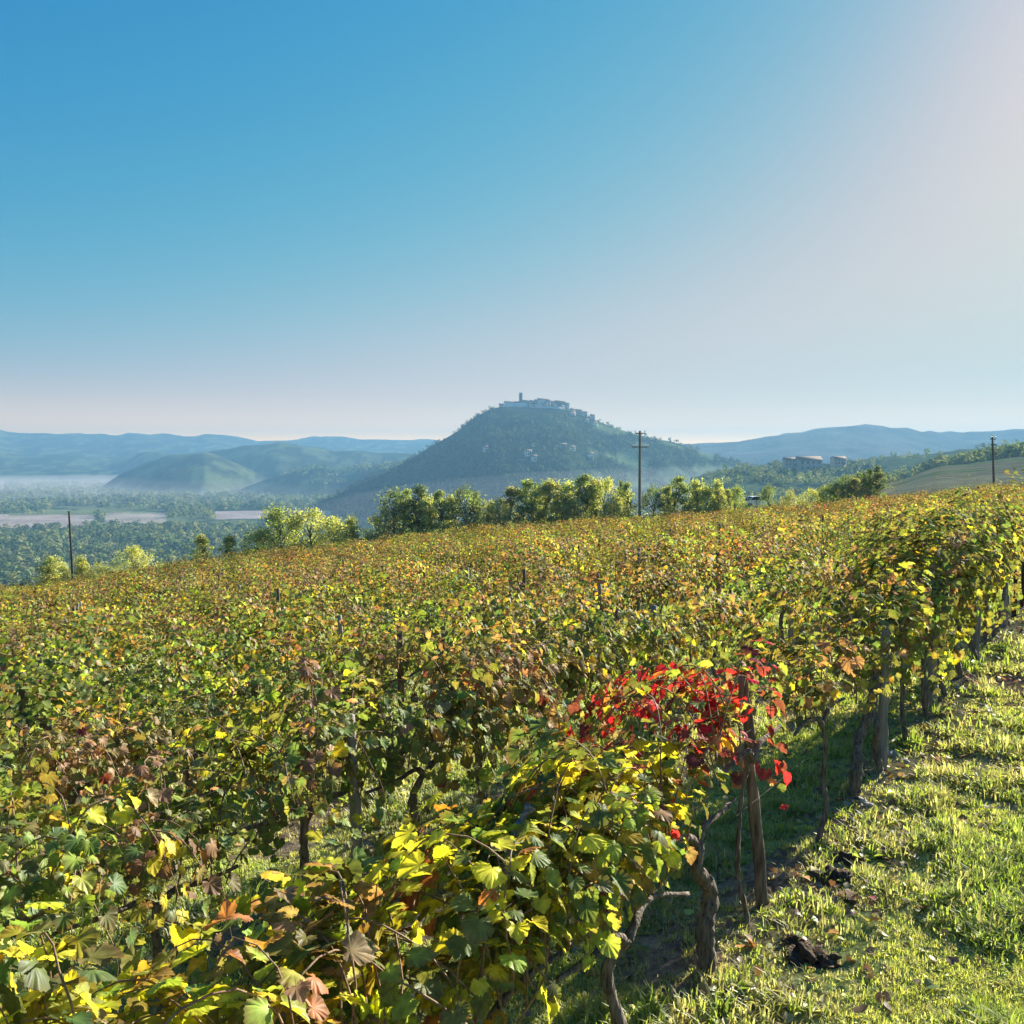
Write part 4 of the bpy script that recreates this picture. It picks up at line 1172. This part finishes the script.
HD = [house_data(11, 8, 7.5, 2.2, M_PLASTER, 3, 2), house_data(8, 7, 9, 2.0, M_STONEWALL, 2, 3), house_data(14, 8, 6.5, 2.2, M_STONEWALL, 4, 2), house_data(9, 7, 6, 2.4, M_PLASTER, 3, 2), house_data(19, 9, 8, 2.4, M_PLASTER, 5, 2)]


def house(px, d, pyroof, k, rz, label, group=None, scale=1.0):
    x = (px - 512) / FPX * d; gz = float(ground_z(x, d)[0])
    hh = {0: 9.7, 1: 11, 2: 8.7, 3: 8.4, 4: 10.4}[k] * scale
    z = gz if pyroof is None else max(gz - 3 * scale, HC + d * (HY - pyroof) / FPX - hh)
    D = HD[k]
    t = thing('house', label, 'house', (x, d, z), rz, group, (scale,) * 3)
    link('wall', D['wall'], t); rf = link('roof', D['roof'], t); link('chimney', D['chimney'], rf); link('door', D['door'], t)
    for w in D['windows']: link('window', w, t)


# bell tower
x = (520.7 - 512) / FPX * 1850; z0 = float(ground_z(x, 1850)[0]); top = HC + 1850 * (HY - 393.2) / FPX - z0
t = thing('bell_tower', 'dark square bell tower standing over the town roofs on the hill', 'bell tower', (x, 1850, z0))
link('shaft', MB().box((0, 0, (top - 1) / 2 - 2), (7.0, 7.0, top + 3), 0.94).mesh('shaft', M_DARKSTONE), t)
b = MB()
for i in (-1, 0, 1):
    for s in (-1, 1): b.box((i * 2.6, s * 3.1, top), (1.3, 0.6, 1.0))
for s in (-1, 1): b.box((s * 3.1, 0, top), (0.6, 1.3, 1.0))
link('battlement', b.mesh('battlement', M_DARKSTONE), t)
for i in (-1.1, 1.1): link('belfry_opening', MB().box((i, -3.3, top - 4), (1.0, 0.3, 2.6)).mesh('belfry_opening', M_GLASS), t)


def town_wall(pxs, pyb, pyt, d, label, name='town_wall'):
    b = MB(); pts = [((p - 512) / FPX * d, d) for p in pxs]
    z0 = HC + d * (HY - pyb) / FPX; z1 = HC + d * (HY - pyt) / FPX
    for (xa, ya), (xb, yb) in zip(pts[:-1], pts[1:]):
        b.box(((xa + xb) / 2, d, (z0 + z1) / 2 - 3), (xb - xa - 0.01, 2.0, z1 - z0 + 6))
    n = int((pts[-1][0] - pts[0][0]) / 3)
    for i in range(n): b.box((pts[0][0] + 1 + i * 3, d, z1 + 0.5), (1.6, 1.9, 1.0))
    link(name, b.mesh(name, M_PLASTER if d < 1841 else M_PLASTER), label=label, category='town wall')


town_wall((505, 515, 528), 411, 403.6, 1838, 'long pale rampart below the bell tower on the hill top')
town_wall((530, 545, 562), 412.5, 407.5, 1828, 'lower pale rampart right of the bell tower, below the houses')
TOWN = [
    (509, 1846, 401.6, 4, 0.05, 'long pale house left of the bell tower with a flat looking roof'),
    (501.5, 1846, 404, 3, 0.1, 'small pale house at the left end of the hilltop town'),
    (516, 1848, 401.8, 0, 0.0, 'pale house touching the bell tower on the left'),
    (526, 1848, 400.4, 2, 0.0, 'wide stone house touching the bell tower on the right'),
    (532, 1846, 400.6, 1, 0.3, 'tall stone house second to the right of the bell tower'),
    (537, 1850, 399.8, 0, -0.2, 'pale house third to the right of the bell tower'),
    (542, 1848, 398.8, 4, 0.1, 'large high roofed house at the peak of the roofs right of the tower'),
    (547.5, 1846, 399.6, 1, 0.2, 'tall stone house just right of the large high roofed one'),
    (553, 1848, 401.2, 0, -0.1, 'pale house where the town roofs begin to drop right'),
    (558, 1848, 400.8, 2, 0.2, 'wide stone house with high ridge near the right end of the town'),
    (563, 1846, 401.6, 1, 0.0, 'tall stone house at the right end of the hilltop town'),
    (567, 1846, 403, 3, 0.3, 'small pale house on the right shoulder of the hilltop'),
    (531, 1836, 405.2, 3, 0.1, 'small pale house in front of the upper town row, right of tower'),
    (538, 1834, 404.5, 0, -0.1, 'pale house in the lower row, left of middle'),
    (546, 1834, 404.2, 3, 0.2, 'small pale house in the middle of the lower row'),
    (554, 1834, 405.2, 2, 0.0, 'wide stone house at the right of the lower row'),
    (561, 1834, 406, 0, 0.25, 'pale house closing the lower row on the right'),
    (572, 1830, 408.6, 3, 0.2, 'small pale house below the right shoulder of the hilltop'),
    (578, 1836, 409.5, 2, 0.2, 'long stone house on the upper right flank road'),
    (584, 1840, 411.5, 0, 0.1, 'pale house on the skyline of the right flank, upper'),
    (592, 1838, 414.5, 3, 0.1, 'small pale house on the skyline of the right flank, lower'),
    (572, 1815, 414, 0, 0.3, 'white house on the slope under the right shoulder'),
    (586, 1800, 421, 3, 0.1, 'small white house part way down the right flank'),
    (594, 1795, 424, 0, 0.2, 'pale house lowest of three on the right flank'),
    (571, 1790, 426, 2, 0.0, 'long pale house halfway down the hill face'),
]
for px, d, py, k, rz, lb in TOWN: house(px, d, py, k, rz, lb, 'houses of the hilltop town')
LOW = [
    (528, 1500, 0, 0.2, 'white house in the trees at the foot of the hill, left'), (534, 1480, 3, 0.0, 'small white house beside the left one at the hill foot'),
    (562, 1560, 2, 0.1, 'long pale house at the hill foot below the right flank'), (572, 1570, 3, 0.2, 'small pale house right of the long hill foot house'), (590, 1580, 0, 0.1, 'pale house on the sunny meadow of the right flank'),
    (486, 1550, 3, 0.2, 'lone small white house low on the left hill face'),
]
for px, d, k, rz, lb in LOW: house(px, d, None, k, rz, lb, 'houses at the foot of the hill')
house(808, 960, 456.5, 2, 0.05, 'long low farmhouse on the wooded slope right of the hill', None, 1.7)
house(790, 965, 457.5, 2, 0.1, 'small pale house left of the long farmhouse')
house(838, 970, 456.5, 2, 0.2, 'small house with dark roof right of the long farmhouse')

def shed(px, d, w, lb):
    p = at(px, d); t = thing('greenhouse', lb, 'greenhouse', p)
    a = np.linspace(0, math.pi, 11); b = MB()
    V = [(sx * w / 2, -4 * math.cos(q), 3.2 * math.sin(q)) for sx in (-1, 1) for q in a]
    b.add(V, [(i, i + 1, 12 + i, 11 + i) for i in range(10)])
    link('cover', b.mesh('cover', M_SHEET), t)
    b = MB()
    for s in (0, 11): b.add([V[s + i] for i in range(11)], [(0, i, i + 1) for i in range(1, 10)])
    link('end_wall', b.mesh('end_wall', M_SHEET), t)


shed(810, 560, 17, 'white tunnel greenhouse below the long farmhouse')
shed(285, 1750, 40, 'long white greenhouse at the left foot of the town hill')
# dark skyline trees left of the town
for px, h, lb in ((488.5, 6, 'small dark tree on the skyline, leftmost of the hilltop trees'), (491, 7, 'second dark skyline tree from the left of the hilltop'), (494.7, 11, 'slim dark cypress on the skyline left of the town')):
    p = at(px, 1850); t = thing('cypress_tree' if h > 10 else 'tree', lb, 'tree', p, 0, 'skyline trees left of the town', (0.55 if h > 10 else 1.1, 0.55 if h > 10 else 1.1, h / 6))
    link('trunk', TD['tall_d'][0], t); link('crown', TD['tall_d'][1], t)
